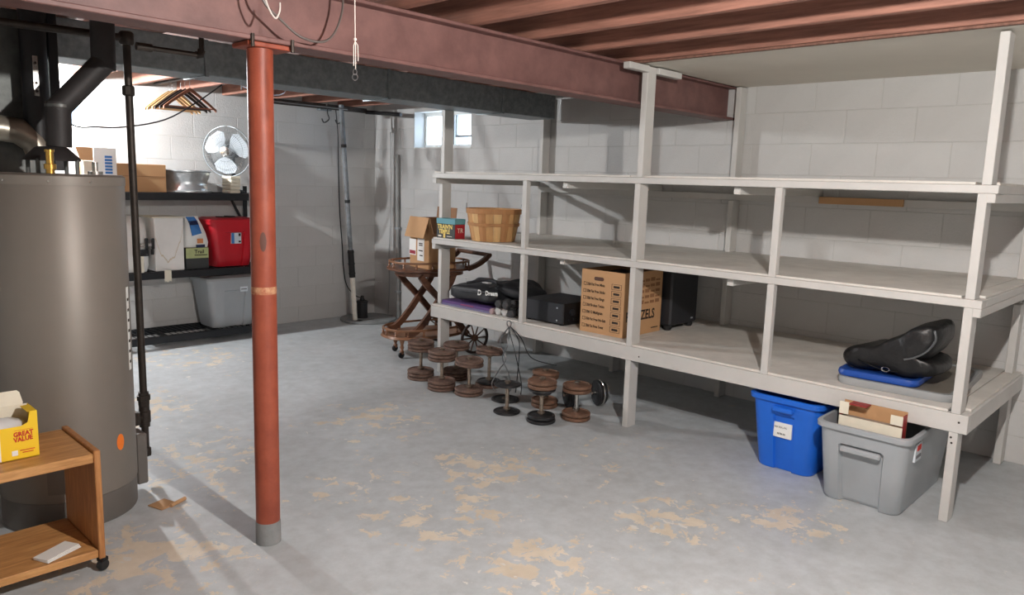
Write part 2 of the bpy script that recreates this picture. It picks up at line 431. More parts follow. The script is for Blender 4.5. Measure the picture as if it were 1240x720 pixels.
ring_ = lambda rr: [[V((1.42+rr*math.cos(az0+.26*c_), 2.68+rr*math.sin(az0+.26*c_), 1.22+z_*.037*math.sqrt(max(.02, 1-c_*c_)))) for z_ in (-1, -.3, .3, 1)] for c_ in [2*q/(N_-1)-1 for q in range(N_)]]
g_ = ring_(.0477); vs_ = [p for col in g_ for p in col]
mb.add(vs_, [(a*4+b, a*4+4+b, a*4+5+b, a*4+1+b) for a in range(N_-1) for b in range(3)])
mb.build('smudge', mat('smudge_dark', (96, 62, 52), .6), ct)
# duct
dt = thing('air_duct', (3.0, 4.2, 1.985), 0, 'long galvanised rectangular air duct hung below the joists', 'duct')
secs = [(1.064, 1.85), (1.85, 3.05), (3.05, 4.10), (4.10, 4.70)]
for a, b in secs:
    MB().b2((a+.002, 4.07, 1.985), (b-.002, 4.335, 2.165), .004).build('duct_section', GALV, dt)
    if b < 4.6: MB().b2((b-.010, 4.062, 1.977), (b+.010, 4.343, 2.1675)).build('seam_cleat', GALV, dt)

# ================================================================== WHITE SHELVING
XF = 3.74
sh = thing('storage_shelving', (XF+.55, 2.6, 0), 0, 'large white painted wooden shelving built along the block wall', 'shelving')
XW = XR-.012
def pb(name, lo, hi, m=SHELFW, bev=.0025, parent=sh): return MB().b2(lo, hi, bev).build(name, m, parent)
ZS = {2: (.425, .511), 3: (.992, 1.028), 4: (1.488, 1.524)}
YL, YRt = 4.440, .755
# front rails
pb('front_rail', (XF, YRt, ZS[2][0]), (XF+.038, YL, ZS[2][1]))
pb('front_rail', (XF, YRt+.004, ZS[3][0]), (XF+.089, YL, ZS[3][1]))
pb('front_rail', (XF, YRt-.004, ZS[4][0]), (XF+.089, YL-.003, ZS[4][1]))
# decks (each deck of plywood sheets)
for z, ya, yb_ in ((ZS[2][1], YRt+.085, YL-.002), (ZS[3][1], YRt+.085, YL-.002), (ZS[4][1], YRt+.085, YL-.005)):
    cuts = [ya, 2.64, yb_]
    for a, b in zip(cuts[:-1], cuts[1:]):
        pb('deck_sheet', (XF+.012, a+.0015, z+.0005), (XW, b-.0015, z+.0125), DECK, .0015)
    pb('deck_strip', (XF+.095, YRt+.012, z+.0005), (XW, ya-.003, z+.0125), DECK, .0015)
# end and middle cross members
def cross(y, z0, z1, xa=XF+.038, name='cross_member'): pb(name, (xa, y-.019, z0), (XW, y+.019, z1))
cross(YRt+.019, *ZS[2]); cross(YL-.019, *ZS[2])
for y in (1.72, 2.6, 3.48): cross(y, *ZS[2])
for l in (3, 4):
    z0, z1 = ZS[l]
    cross(YRt+.023, z0-.04, z0-.0005, XF+.002); cross(YRt+.023, z0, z1, XF+.0895); cross(YL-.021, z0-.04, z0-.0005, XF+.002)
    for y in (1.97, 3.175): pb('cross_member', (XF+.05, y-.019, z0-.043), (XW, y+.019, z0-.0005))
    pb('back_rail', (XW-.04, YRt+.05, z0-.089), (XW-.0, YL-.06, z0-.0445))
for y0 in (1.64, ): pass
pb('patch_board', (4.84, 1.45, 1.40), (4.866, 1.95, 1.4435), CARD)
# posts: 38 mm edge to the front
def post(yc, z0, z1, x0=XF, name='post', w=.038, d=.089): pb(name, (x0, yc-w/2, z0), (x0+d, yc+w/2, z1))
for yc in (.808, 2.580, 4.338):
    post(yc+(.0 if yc < 4 else 0), .001, ZS[2][0]-.0005, XF+.003, 'leg')
    xo, yo = (.065, .079) if yc > 4 else (0, 0)
    post(yc+yo, ZS[2][1]+.0135*(yc > 4)+.0005, ZS[3][0]-.0405*(yc > 4)-.0005, XF+.0005+xo)
    post(yc+yo, ZS[3][1]+.0135*(yc > 4)+.0005, ZS[4][0]-.0405*(yc > 4)-.0005, XF+.0005+xo)
    post(yc-.01, ZS[4][1]+.0005, CEIL-.016 if yc < 4 else 1.983, XF+.0005)
for yc in (1.715, 3.485):
    post(yc, ZS[2][1]+.0005, ZS[3][0]-.0005, XF+.0005, d=.04); post(yc, ZS[3][1]+.0005, ZS[4][0]-.0005, XF+.0005, d=.04)
for yc in (.812, 2.545, 4.315):
    top = CEIL-.016 if yc < 2.6 else CEIL-.002
    post(yc, .001, ZS[2][0]-.0005, XW-.091-.0, 'leg')
    for a, b in ((ZS[2][1]+.013, ZS[3][0]-.09), (ZS[3][1]+.013, ZS[4][0]-.09), (ZS[4][1]+.013, top)):
        post(yc, a, b, XW-.091)
for yc in (1.72, 3.48): post(yc, .001, ZS[2][0]-.0005, XW-.091, 'leg')
pb('ceiling_cleat', (3.54, 2.535, 2.118), (XF-.002, 2.580, CEIL-.016)); pb('ceiling_cleat', (XF+.093, 2.535, 2.118), (4.08, 2.580, CEIL-.016))
for p in ((XF-.0012, .79, .475), (XF+.0018, .815, .40), (XF+.0018, .81, .375), (XF-.0012, 2.5, .46)):
    MB().cyl(p, (p[0]+.002, p[1], p[2]), .005, 8).build('nail_head', IRON, sh)

# ================================================================== WATER HEATER
HX, HY, HR = .95, 3.53, .26
T0 = Matrix.Translation((HX, HY, 0))
wh = thing('water_heater', (HX, HY, 0), 0, 'tall grey-brown cylindrical water heater with an orange sticker', 'water heater')
MB().lathe([(HR, .13), (HR, 1.425), (HR-.004, 1.432)], T0, 64).build('tank_jacket', HEATER, wh, 40)
MB().lathe([(HR-.006, .002), (HR-.003, .01), (HR-.003, .127)], T0, 64).build('base_ring', HEATTRIM, wh, 40)
MB().lathe([(HR+.003, 1.405), (HR+.003, 1.440), (HR-.008, 1.448), (.0, 1.449)], T0, 64).build('top_lid', HEATER, wh, 40)
def on_tank(az, z, r=HR): return V((HX+r*math.cos(az), HY+r*math.sin(az), z))
def tank_patch(az, daz, z0, z1, m, name, off=.0015, round_=False):
    mb = MB(); n = 10
    if round_:
        pts = []; zc = (z0+z1)/2; ra = (z1-z0)/2
        for k in range(24):
            t = 2*PI*k/24; pts.append((az+daz/2*math.cos(t), zc+ra*math.sin(t)))
        mb.loft([[on_tank(a, z, HR+.0003) for a, z in pts], [on_tank(a, z, HR+off) for a, z in pts]])
    else:
        pts = [(az-daz/2+daz*k/n, z0) for k in range(n+1)] + [(az+daz/2-daz*k/n, z1) for k in range(n+1)]
        mb.loft([[on_tank(a, z, HR+.0003) for a, z in pts], [on_tank(a, z, HR+off) for a, z in pts]])
    return mb.build(name, m, wh)
tank_patch(-1.03, .155, .295, .365, ORANGE, 'sticker', round_=True)['label'] = 'round orange sticker'
st = tank_patch(-.62, .10, .62, .98, WHITE, 'rating_label'); st['label'] = 'tall white rating label'
for k in range(7): tank_patch(-.62, .07, .65+.045*k, .65+.045*k+.012, INK, 'label_print', .002)
for az in (-2.5, -1.9, -1.35): 
    p = on_tank(az, 1.42, HR+.004); MB().cyl(p, p+V((math.cos(az), math.sin(az), 0))*.003, .004, 8).build('screw', CHROME, wh)
# access panel seam / lower door
tank_patch(-1.9, .5, .17, .36, HEATTRIM, 'burner_door', .008)
# draft hood with legs
hood = MB().lathe([(.105, 1.50), (.10, 1.512), (.06, 1.552), (.05, 1.556)], T0, 32).build('draft_hood', FLUE, wh, 40)
for k in range(4):
    a = PI/4+k*PI/2; MB().tube([(HX+.10*math.cos(a), HY+.10*math.sin(a), 1.449), (HX+.10*math.cos(a), HY+.10*math.sin(a), 1.505)], .008, 6).build('hood_leg', GALVD, hood)
nip = thing
MB().lathe([(.016, 1.449), (.016, 1.465), (.022, 1.466), (.022, 1.485), (.014, 1.487), (.014, 1.53), (.018, 1.531), (.018, 1.54)], Matrix.Translation((HX-.06, HY-.19, 0)), 10).build('brass_nipple', BRASS, wh, 40)
MB().lathe([(.03, 1.449), (.03, 1.462), (.012, 1.463), (.012, 1.50)], Matrix.Translation((HX+.15, HY-.03, 0)), 10).build('anode_cap', CHROME, wh, 40)
MB().b2((1.214, 3.50, .04), (1.262, 3.60, .28), .006).build('control_cover', HEATTRIM, wh)
# heater flue
fp = thing('flue_pipe', (HX, HY, 1.553), 0, 'black vent pipe with a dogleg rising from the water heater hood', 'vent pipe')
path = [(HX+.03, HY, 1.553), (HX+.03, HY, 1.72)]
R_ = .047
MB().cyl((HX+.028, HY, 1.557), (HX+.034, HY, 1.735), R_, 24).build('lower_pipe', FLUE, fp, 40)
MB().cyl((HX+.022, HY, 1.70), (HX+.225, HY, 1.93), R_*.985, 24).build('offset_pipe', FLUE, fp, 40)
MB().cyl((HX+.212, HY, 1.885), (HX+.218, HY, CEIL+.15), R_, 24).build('upper_pipe', FLUE, fp, 40)
MB().lathe([(R_+.002, 0), (R_+.002, .012)], Matrix.Translation((HX+.0335, HY, 1.715)), 24, False).build('crimp_band', GALVD, fp, 40)

# ================================================================== FURNACE (behind the heater)
fu = thing('furnace', (.52, 4.33, 0), 0, 'grey sheet-metal furnace with plenum standing behind the water heater', 'furnace')
MB().b2((.22, 4.0, .02), (.86, 4.68, 1.25), .008).build('cabinet', HEATTRIM, fu)
MB().b2((.30, 4.03, 1.252), (1.06, 4.45, 2.16), .004).build('plenum', GALVD, fu)
MB().b2((.295, 4.022, 1.40), (1.062, 4.0295, 1.43)).build('plenum_cleat', GALV, fu)
ff = thing('furnace_flue', (1.0, 3.93, 1.5), 0, 'dark vertical furnace vent pipe with galvanised elbow', 'vent pipe')
MB().cyl((1.005, 3.92, 1.54), (1.005, 3.92, CEIL+.15), .052, 24).build('riser', BLACK, ff, 40)
MB().tube([(.60, 3.92, 1.635), (.86, 3.92, 1.635), (.93, 3.918, 1.625), (.985, 3.916, 1.585), (1.004, 3.915, 1.54)], .056, 24).build('elbow_pipe', mat('bright_galvanised', (176, 168, 154), .36, .6, var=.15, scale=12), ff, 50)
for k, x in enumerate((.89, .935, .97)): pass
sp = MB(); sp.b2((.985, 3.862, 1.78), (1.005, 3.868, 1.95)); sp.build('hanger_strap', CHROME, ff)
for z in (1.80, 1.835, 1.92): MB().cyl((.995, 3.862, z), (.995, 3.857, z), .006, 8).build('strap_screw', IRON, ff)
nd = thing('drop_pipe_cover', (1.09, 4.0, 1.45), 0, 'tall black sheet-metal vent chase beside the furnace plenum', 'vent pipe')
MB().b2((1.075, 3.96, 1.46), (1.115, 4.03, CEIL+.1), .003).build('chase_panel', BLACK, nd)
MB().b2((1.068, 3.955, 1.75), (1.122, 4.035, 1.77), .002).build('chase_band', FLUE, nd)

# gas pipe
gp = thing('gas_pipe', (1.315, 3.66, .1), 0, 'upright black iron gas pipe with valve and drip leg beside the water heater', 'pipe')
gx, gy = 1.312, 3.66
MB().cyl((gx, gy, .40), (gx-.008, gy, 2.035), .0165, 14).build('riser', IRON, gp, 40)
MB().lathe([(.024, 0), (.026, .01), (.026, .03), (.031, .032), (.031, .055), (.024, .057), (.024, .07)], Matrix.Translation((gx, gy, .36)), 8).build('union', IRON, gp, 40)
MB().lathe([(.024, 0), (.024, .02), (.028, .022), (.028, .075), (.024, .078), (.024, .1)], Matrix.Translation((gx, gy, .26)), 12).build('tee', IRON, gp, 40)
MB().cyl((gx, gy, .135), (gx, gy, .265), .0165, 12).build('drip_leg', IRON, gp, 40)
MB().lathe([(.023, 0), (.025, .006), (.025, .034), (.021, .04)], Matrix.Translation((gx, gy, .115)), 8).build('cap', IRON, gp, 40)
MB().tube([(gx, gy, .31), (gx-.05, gy-.02, .31), (gx-.085, gy-.04, .31)], .016, 10).build('feed_nipple', IRON, gp, 40)
vv = MB().lathe([(.027, 0), (.030, .008), (.030, .05), (.027, .058)], Matrix.Translation((gx-.055, gy-.022, .285)), 8).build('valve_body', IRON, gp, 40)
MB().b2((gx-.065, gy-.06, .335), (gx-.045, gy+.02, .352), .003).build('valve_lever', IRON, vv)
MB().lathe([(.022, 0), (.027, .005), (.027, .04), (.022, .045)], Matrix.Translation((gx-.008, gy, 1.80)), 8).build('coupling', IRON, gp, 40)
MB().lathe([(.026, 0), (.031, .008), (.031, .05), (.024, .058)], Matrix.Translation((gx-.008, gy, 2.02)), 12).build('elbow', IRON, gp, 50)
MB().cyl((gx-.008, gy, 2.05), (.35, gy, 2.03), .0165, 12).build('feed_run', IRON, gp, 40)
MB().lathe([(.023, 0), (.023, .03)], Matrix.Translation((1.2, gy, 2.047)) @ Matrix.Rotation(PI/2, 4, 'Y'), 8).build('coupling', CHROME, gp, 40)
gs = thing('pipe_stub', (1.25, 3.02, 1.93), 0, 'short black pipe with a capped end hanging below the beam', 'pipe')
MB().cyl((1.12, 3.02, 1.925), (1.34, 3.02, 1.925), .010, 10).build('run', IRON, gs, 40)
MB().cyl((1.11, 3.02, 1.925), (1.165, 3.02, 1.925), .015, 10).build('end_cap', IRON, gs, 40)
MB().tube([(1.335, 3.02, 1.925), (1.35, 3.02, 1.928), (1.355, 3.02, 1.945)], .015, 10).build('elbow', IRON, gs, 40)
MB().cyl((1.355, 3.02, 1.945), (1.355, 3.02, CEIL+.01), .010, 10).build('drop', IRON, gs, 40)

# ================================================================== BULBS
def bulb(pos, power, label, col):
    t = thing('light_bulb', (pos[0], pos[1], pos[2]-.03), 0, label, 'light bulb')
    T = Matrix.Translation(pos); r = .03
    prof = [(r*math.sin(PI*k/12), -r*math.cos(PI*k/12)) for k in range(1, 11)]
    MB().lathe([(.001, -r)] + prof + [(.016, r*.95)], T, 20).build('glass', emit_mat('bulb_glow', col, power/(PI*4*PI*r*r)), t, 60)
    MB().lathe([(.015, .0285), (.019, .036), (.04, .045), (.045, .062)], T, 16).build('socket', WHITE, t, 40)
    x = min(xs, key=lambda q: abs(q-pos[0]))
    MB().b2((min(x, pos[0])-.04, pos[1]-.04, CEIL-.008), (max(x, pos[0])+.04, pos[1]+.04, CEIL-.0005), .002).build('ceiling_box', CREAM, t)
bulb(BULB_A, POWER_A, 'bare light bulb in a ceiling socket near the shelving end', COL_A)
bulb(BULB_B, POWER_B, 'bare light bulb in a ceiling socket over the wire shelving', COL_B)
ps = thing('pull_string', (1.42, 2.03, 1.76), 0, 'white pull string with a knotted tassel and hook below the beam', 'pull string')
MB().tube([(1.419, 2.073, 2.168), (1.4195, 2.072, 2.02), (1.42, 2.071, 1.90)], .0016, 5).build('string', STRING, ps)
MB().lathe([(.001, 0), (.005, .003), (.005, .008), (.001, .011)], Matrix.Translation((1.42, 2.071, 1.893)), 10).build('knot', STRING, ps, 60)
for k, (dx, L_) in enumerate(((-.003, .075), (.001, .085), (.006, .06))):
    MB().tube([(1.42, 2.071, 1.893), (1.42+dx, 2.071-dx, 1.88), (1.42+dx*1.1, 2.071-dx*1.1, 1.893-L_)], .0014, 5).build('tassel_strand', STRING, ps)
for k, z in enumerate((1.80, 1.784)):
    MB().tube([(1.42+.006*math.cos(t*PI/5)*(1 if k else .7), 2.071-.006*math.cos(t*PI/5)*(1 if k else .7), z+.010*math.sin(t*PI/5)) for t in range(10)], .0012, 5, True).build('chain_link', WIRE, ps)
c1 = thing('hanging_cable', (1.52, 2.55, 1.95), 0, 'black cable sagging in a wide loop against the beam', 'cable')
MB().tube([(1.36, 2.56, 2.162), (1.372, 2.555, 2.07), (1.43, 2.55, 2.02), (1.51, 2.55, 1.972), (1.60, 2.55, 1.966), (1.655, 2.55, 2.005), (1.69, 2.55, 2.09), (1.70, 2.56, 2.162)], .0045, 6, False, 5).build('cable_loop', mat('cable_grey', (98, 90, 86), .45), c1, 60)
for x in (1.36, 1.70): MB().box((x, 2.56, 2.165), (.02, .012, .008), 0, .001).build('staple', WIRE, c1)
c2 = thing('hanging_wire', (1.37, 2.55, 2.0), 0, 'short white wire loop hanging beside the column top', 'cable')
MB().tube([(1.335, 2.50, 2.162), (1.345, 2.49, 2.06), (1.375, 2.485, 2.005), (1.393, 2.485, 2.03), (1.398, 2.49, 2.06)], .0035, 6, False, 5).build('wire_loop', STRING, c2, 60)
MB().box((1.335, 2.50, 2.165), (.02, .012, .008), 0, .001).build('staple', WIRE, c2)
c3 = thing('sagging_cord', (2.1, 5.6, 1.75), 0, 'thin black cord sagging in front of the bright block wall', 'cord')
MB().tube([(x*1.0625, 5.95, 1.47+(z-1.47)*1.0625) for x, z in ((1.35, 1.98), (1.62, 1.762), (1.78, 1.752), (1.955, 1.764), (2.235, 1.836), (2.477, 1.986), (2.665, 2.129))], .006, 6, False, 5).build('cord_run', CORD, c3, 60)
MB().box((2.835, 5.95, 2.166), (.02, .012, .007), 0, .001).build('staple', WIRE, c3)
c4 = tag(MB().tube([(2.02, 4.02, 1.97), (2.03, 4.04, 1.93), (2.12, 4.2, 1.965), (2.30, 4.36, 1.955), (2.60, 4.6, 2.0), (2.75, 4.75, 2.168)], .003, 5, False, 5).build('loose_wire', WIRE, None, 60), 'thin bare wire trailing under the galvanised duct', 'wire')

# ================================================================== OAK CART
oc = thing('rolling_stand', (.565, 3.05, 0), 0, 'small oak-laminate rolling stand in front of the water heater', 'stand')
ox0, ox1, oy0, oy1 = .26, .868, 2.862, 3.232
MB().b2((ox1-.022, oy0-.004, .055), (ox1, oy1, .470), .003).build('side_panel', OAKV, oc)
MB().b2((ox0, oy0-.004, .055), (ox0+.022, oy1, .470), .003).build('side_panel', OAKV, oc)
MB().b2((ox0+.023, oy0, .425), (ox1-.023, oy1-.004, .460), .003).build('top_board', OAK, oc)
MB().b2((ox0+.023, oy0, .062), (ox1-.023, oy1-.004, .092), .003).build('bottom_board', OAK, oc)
MB().b2((ox0+.023, oy1-.012, .094), (.42, oy1-.004, .423)).build('back_board', mat('back_board_dark', (70, 64, 60), .7), oc)
for x, y in ((ox1-.005, oy0+.02), (ox0+.03, oy0+.02), (ox1-.04, oy1-.05), (ox0+.03, oy1-.05)):
    ca = MB().lathe([(.010, -.014), (.0185, -.012), (.021, -.006), (.021, .006), (.0185, .012), (.010, .014)], Matrix.Translation((x, y, .0215)) @ Matrix.Rotation(.5, 4, 'Z') @ Matrix.Rotation(PI/2, 4, 'X'), 16).build('caster', RUBBER, oc, 40)
    MB().box((x, y, .045), (.026, .034, .016), .5, .003).build('caster_fork', BLACK, ca)
# yellow carton
yb = thing('carton', (.60, 3.03, .461), 0, 'yellow open carton with red lettering on the oak stand', 'box')
cx0, cx1, cy0, cy1, cz = .475, .703, 2.965, 3.085, .461
t_ = .0015
MB().b2((cx0, cy0, cz+.0005), (cx1, cy1, cz+.003)).build('bottom', YELLOW, yb)
fo = [(0, 0), (cx1-cx0, 0), (cx1-cx0, .165), (cx1-cx0-.022, .165), (cx1-cx0-.030, .128), (cx1-cx0-.05, .118), (.03, .118), (0, .118)]
Tf = Matrix.Translation((cx0, cy0+t_, cz+.001)) @ Matrix.Rotation(PI/2, 4, 'X')
MB().prism(fo, Tf, t_).build('front_panel', YELLOW, yb)
MB().b2((cx1-t_, cy0+t_, cz+.003), (cx1, cy1, cz+.165)).build('side_panel', YELLOW, yb)
MB().b2((cx0, cy0+t_, cz+.003), (cx0+t_, cy1, cz+.165)).build('side_panel', YELLOW, yb)
MB().b2((cx0+t_, cy1-t_, cz+.003), (cx1-t_, cy1, cz+.165)).build('back_panel', CREAM, yb)
fo = [(0, 0), (.20, 0), (.205, .012), (.198, .05), (.19, .058), (.01, .058), (0, .05)]
MB().prism(fo, Matrix.Translation((cx0+.01, cy1, cz+.158)) @ Matrix.Rotation(PI/2-.25, 4, 'X'), t_).build('open_flap', CREAM, yb)
MB().b2((cx1-.03, cy0+.002, cz+.1652), (cx1-.001, cy1-.03, cz+.1665)).build('tuck_flap', YELLOW, yb)
mb = MB(); rings = []
for k, (s_, z) in enumerate(((1, .02), (1, .10), (.9, .125), (.5, .138), (.15, .142))):
    rings.append([V((cx0+.105+s_*.095*math.cos(2*PI*i/16)*(1+.1*math.sin(5*i+k)), (cy0+cy1)/2+s_*.05*math.sin(2*PI*i/16), cz+z*(1+.03*math.sin(3*i+2*k)))) for i in range(16)])
mb.loft(rings).build('plastic_liner', PBAG, yb, 60)
WHP = mat('white_print', (232, 226, 232), .6)
patch((cx0+.001, cy0-.0006, cz+.003), (.588, cy0-.0001, cz+.115), WHP, yb, 'white_label_area')
patch((.548, cy0-.0012, cz+.073), (.580, cy0-.0007, cz+.100), INKR, yb, 'red_badge')
text('p', .024, (.560, cy0-.0018, cz+.082), (1, 0, 0), (0, 0, 1), WHITE, yb, bold=.0006)
for s_, z in (('GREAT', .083), ('VALUE', .064)): text(s_, .0225, (.628, cy0-.0010, cz+z), (1, 0, .04), (-.04, 0, 1), INKR, yb, bold=.0009, sx=.86)
patch((.630, cy0-.0006, cz+.1045), (.686, cy0-.0001, cz+.1055), INKR, yb, 'fine_print')
for z, a, b in ((.030, .645, .69), (.022, .652, .685)): patch((a, cy0-.0006, cz+z), (b, cy0-.0001, cz+z+.003), INKR, yb, 'fine_print')
patch((.620, cy0-.0006, cz+.016), (.638, cy0-.0001, cz+.034), WHITE, yb, 'small_emblem')
nk = thing('folded_napkin', (.73, 2.93, .0925), .42, 'folded white paper napkin on the lower board of the oak stand', 'napkin')
for k in range(3): MB().box((0, .002*k, .0025+.0035*k), (.135, .075-.004*k, .003), .03*k, .001).build('paper_fold', WHITE, nk, local=True)
# scrap on floor
sc_ = thing('cardboard_scrap', (1.245, 3.30, 0), .3, 'flattened tan cardboard scrap on the floor by the heater base', 'cardboard')
MB().box((0, 0, .004), (.085, .09, .005), 0, .001).build('sheet', CARD, sc_, local=True)
MB().cyl((.0, -.052, .010), (.085, -.040, .010), .009, 8).build('rolled_edge', CARD, sc_, 40, local=True)

# ================================================================== WIRE SHELVING AND ITS LOAD
WX0, WX1, WY0, WY1 = 1.58, 3.415, 6.33, 6.775
ws = thing('wire_shelving', ((WX0+WX1)/2, (WY0+WY1)/2, 0), 0, 'black metal wire shelving unit against the block wall', 'shelving')
ZW = {1: .115, 2: .655, 3: 1.300}
for x in (WX0, WX1-.04):
    for y in (WY0, WY1-.04):
        MB().b2((x, y, .002), (x+.04, y+.004, 1.36)).b2((x if x < 2 else x+.036, y+.004, .002), (x+.004 if x < 2 else x+.04, y+.04, 1.36)).build('post', WSHELF, ws)
for z in ZW.values():
    for lo, hi in (((WX0+.042, WY0+.006, z-.06), (WX1-.042, WY0+.030, z)), ((WX0+.042, WY1-.030, z-.06), (WX1-.042, WY1-.005, z))):
        MB().b2(lo, hi, .003).build('shelf_beam', WSHELF, ws)
    for x in (WX0+.006, WX1-.03): MB().b2((x, WY0+.042, z-.06), (x+.024, WY1-.042, z), .003).build('end_beam', WSHELF, ws)
    for k in range(3):
        x = WX0+(WX1-WX0)*(k+1)/4; MB().b2((x-.012, WY0+.032, z-.03), (x+.012, WY1-.032, z-.006)).build('support_bar', WSHELF, ws)
    g = MB(); n = 36
    for k in range(n+1):
        x = WX0+.05+(WX1-WX0-.1)*k/n; g.b2((x-.002, WY0+.03, z-.0055), (x+.002, WY1-.03, z-.0015))
    for k in range(4):
        y = WY0+.06+(WY1-WY0-.12)*k/3; g.b2((WX0+.03, y-.002, z-.0095), (WX1-.03, y+.002, z-.0056))
    g.build('wire_grid', WSHELF, ws)
MB().tube([(WX1-.03, WY1-.015, 1.02), (WX1-.14, WY1-.015, 1.23)], .012, 6).build('corner_brace', WSHELF, ws)

def carton(name, lo, hi, m, label, cat='box', group=None, seam=True):
    t = thing(name, ((lo[0]+hi[0])/2, (lo[1]+hi[1])/2, lo[2]), 0, label, cat, group)
    MB().b2(lo, hi, .003).build('body', m, t); return t
t = carton('cardboard_carton', (1.98, 6.40, 1.302), (2.545, 6.70, 1.525), CARD, 'plain brown cardboard carton on the top wire shelf by the wheel rim')
patch((1.985, 6.3985, 1.425), (2.54, 6.3997, 1.430), CARDD, t, 'seam'); patch((2.30, 6.3985, 1.303), (2.304, 6.3997, 1.425), CARDD, t, 'seam')
t = thing('white_carton', (2.02, 6.36, 1.302), 0, 'white carton with blue stripes and an open flap behind the water heater', 'box')
MB().b2((1.985, 6.345, 1.302), (2.15, 6.394, 1.64), .003).build('body', WHITE, t)
MB().prism([(0, 0), (.10, 0), (.10, .10), (-.03, .10)], Matrix.Translation((1.895, 6.350, 1.535)) @ Matrix.Rotation(PI/2, 4, 'X'), .002).build('open_flap', CARD, t)
MB().b2((1.915, 6.352, 1.302), (1.983, 6.390, 1.535), .002).build('side_panel', CREAM, t)
for k in range(6): patch((2.065, 6.3437, 1.44+.024*k), (2.118, 6.3449, 1.457+.024*k), INKB, t, 'blue_stripe')
# wheel rim lying flat
rm = thing('wheel_rim', (2.765, 6.56, 1.302), 0, 'silver car wheel rim lying flat on the top wire shelf', 'wheel rim')
Tr = Matrix.Translation((2.765, 6.555, 1.3025))
MB().lathe([(.200, 0), (.212, .004), (.212, .014), (.196, .020), (.190, .045), (.178, .06), (.178, .10), (.196, .135), (.200, .168), (.213, .174), (.213, .184), (.205, .188), (.190, .180), (.185, .14), (.165, .10), (.165, .05), (.18, .02), (.186, .0)], Tr, 48, False).build('barrel', ALU, rm, 40)
MB().lathe([(.0, .09), (.05, .092), (.06, .10), (.06, .115), (.0, .118)], Tr, 24).build('hub_disc', ALU, rm, 40)
for k in range(5):
    a = 2*PI*k/5; MB().box((.11*math.cos(a), .11*math.sin(a), .10), (.12, .05, .02), a, .005, Tr).build('spoke', ALU, rm)
# fan
fc = V((3.165, 6.60, 1.665)); fn = V((-.77, -.62, -.06)).normalized()
fa = thing('desk_fan', (3.20, 6.63, 1.302), 0, 'round wire-cage fan with pale blades on the top wire shelf', 'fan')
TF = Matrix.Translation(fc) @ fn.to_track_quat('Z', 'Y').to_matrix().to_4x4()
FR = .222
def ringpts(r, z, n=36): return [TF @ V((r*math.cos(2*PI*k/n), r*math.sin(2*PI*k/n), z)) for k in range(n)]
def cage(z0, bulge, name):
    m = MB()
    for r in (.09, .16): m.tube(ringpts(r, z0+bulge*(1-(r/FR)**2)), .0014, 4, True)
    for k in range(56):
        a = 2*PI*k/56
        m.tube([TF @ V((r*math.cos(a), r*math.sin(a), z0+bulge*(1-(r/FR)**2))) for r in (.045, .1, .15, .2, FR)], .0011, 4)
    return m.build(name, mat('cage_wire', (150, 156, 160), .4, .6), fa)
cage(.0, .055, 'front_grille'); cage(-.012, -.06, 'rear_grille')
MB().tube(ringpts(FR, -.006, 48), .006, 8, True).build('grille_rim', mat('cage_rim', (160, 168, 172), .4, .4), fa, 60)
MB().lathe([(.045, .046), (.045, .054), (.03, .060), (.0, .061)], TF, 24).build('centre_badge', CHROME, fa, 40)
MB().lathe([(.032, -.03), (.034, .02), (.025, .03), (0, .032)], TF, 20).build('hub', GREYP, fa, 40)
for k in range(3):
    a0 = 2*PI*k/3+.4; rings = []
    for r, wd in ((.03, .3), (.07, .62), (.12, .78), (.17, .74), (.20, .5)):
        rings.append([TF @ V((r*math.cos(a0+s_*wd), r*math.sin(a0+s_*wd), .018*s_+dz)) for s_, dz in ((-1, 0), (0, .002), (1, 0), (1, -.002), (0, 0), (-1, -.002))])
    MB().loft(rings).build('blade', BLADE, fa, 60)
MB().lathe([(.05, -.16), (.062, -.15), (.062, -.085), (.05, -.075)], TF, 24).build('motor_housing', BLACK, fa, 40)
nb = TF @ V((0, 0, -.12))
nb = V((min(nb.x, 3.30), min(nb.y, 6.69), nb.z))
MB().cyl((nb.x, nb.y, 1.33), (nb.x, nb.y, nb.z), .016, 12).build('stem', BLACK, fa, 40)
MB().lathe([(.09, 1.3025), (.088, 1.318), (.03, 1.335), (.02, 1.345)], Matrix.Translation((nb.x, nb.y-.015, 0)), 28).build('base', BLACK, fa, 40)
for k in range(5):
    o = tag(MB().b2((3.09+.004*(k % 2), 6.40-.003*k, 1.302+.03*k), (3.185, 6.56, 1.330+.03*k), .006).build('folded_cloth', CREAM), ['lowest', 'second lowest', 'middle', 'second highest', 'topmost'][k]+' cream folded cloth in the stack beside the fan', 'cloth', 'folded cloths beside the fan')
# middle shelf
t = thing('stained_box', (2.53, 6.48, .656), 0, 'white box with brown water stains on the middle wire shelf', 'box')
MB().b2((2.42, 6.36, .657), (2.655, 6.66, 1.095), .006).build('body', STAIN, t)
sm = MB()
outl = [(.235*(k/24)) for k in range(25)]
up = [.09+.95*abs(k/24-.45)**2+.010*math.sin(k*1.1)+.006*math.sin(k*2.3) for k in range(25)]
for k in range(24):
    x0_, x1_ = 2.42+outl[k]+.001, 2.42+outl[k+1]-.0002
    a0_, a1_ = .657+up[k], .657+up[k+1]
    sm.add([(x0_, 6.3597, a0_-.012), (x1_, 6.3597, a1_-.012), (x1_, 6.3597, a1_), (x0_, 6.3597, a0_), (x0_, 6.3585, a0_-.012), (x1_, 6.3585, a1_-.012), (x1_, 6.3585, a1_), (x0_, 6.3585, a0_)], [(4, 5, 6, 7), (0, 1, 5, 4), (3, 2, 6, 7), (0, 4, 7, 3), (1, 2, 6, 5)])
sm.build('water_stain', TAN, t)
patch((2.40, 6.355, 1.0955), (2.665, 6.665, 1.103), CREAM, t, 'lid_edge')
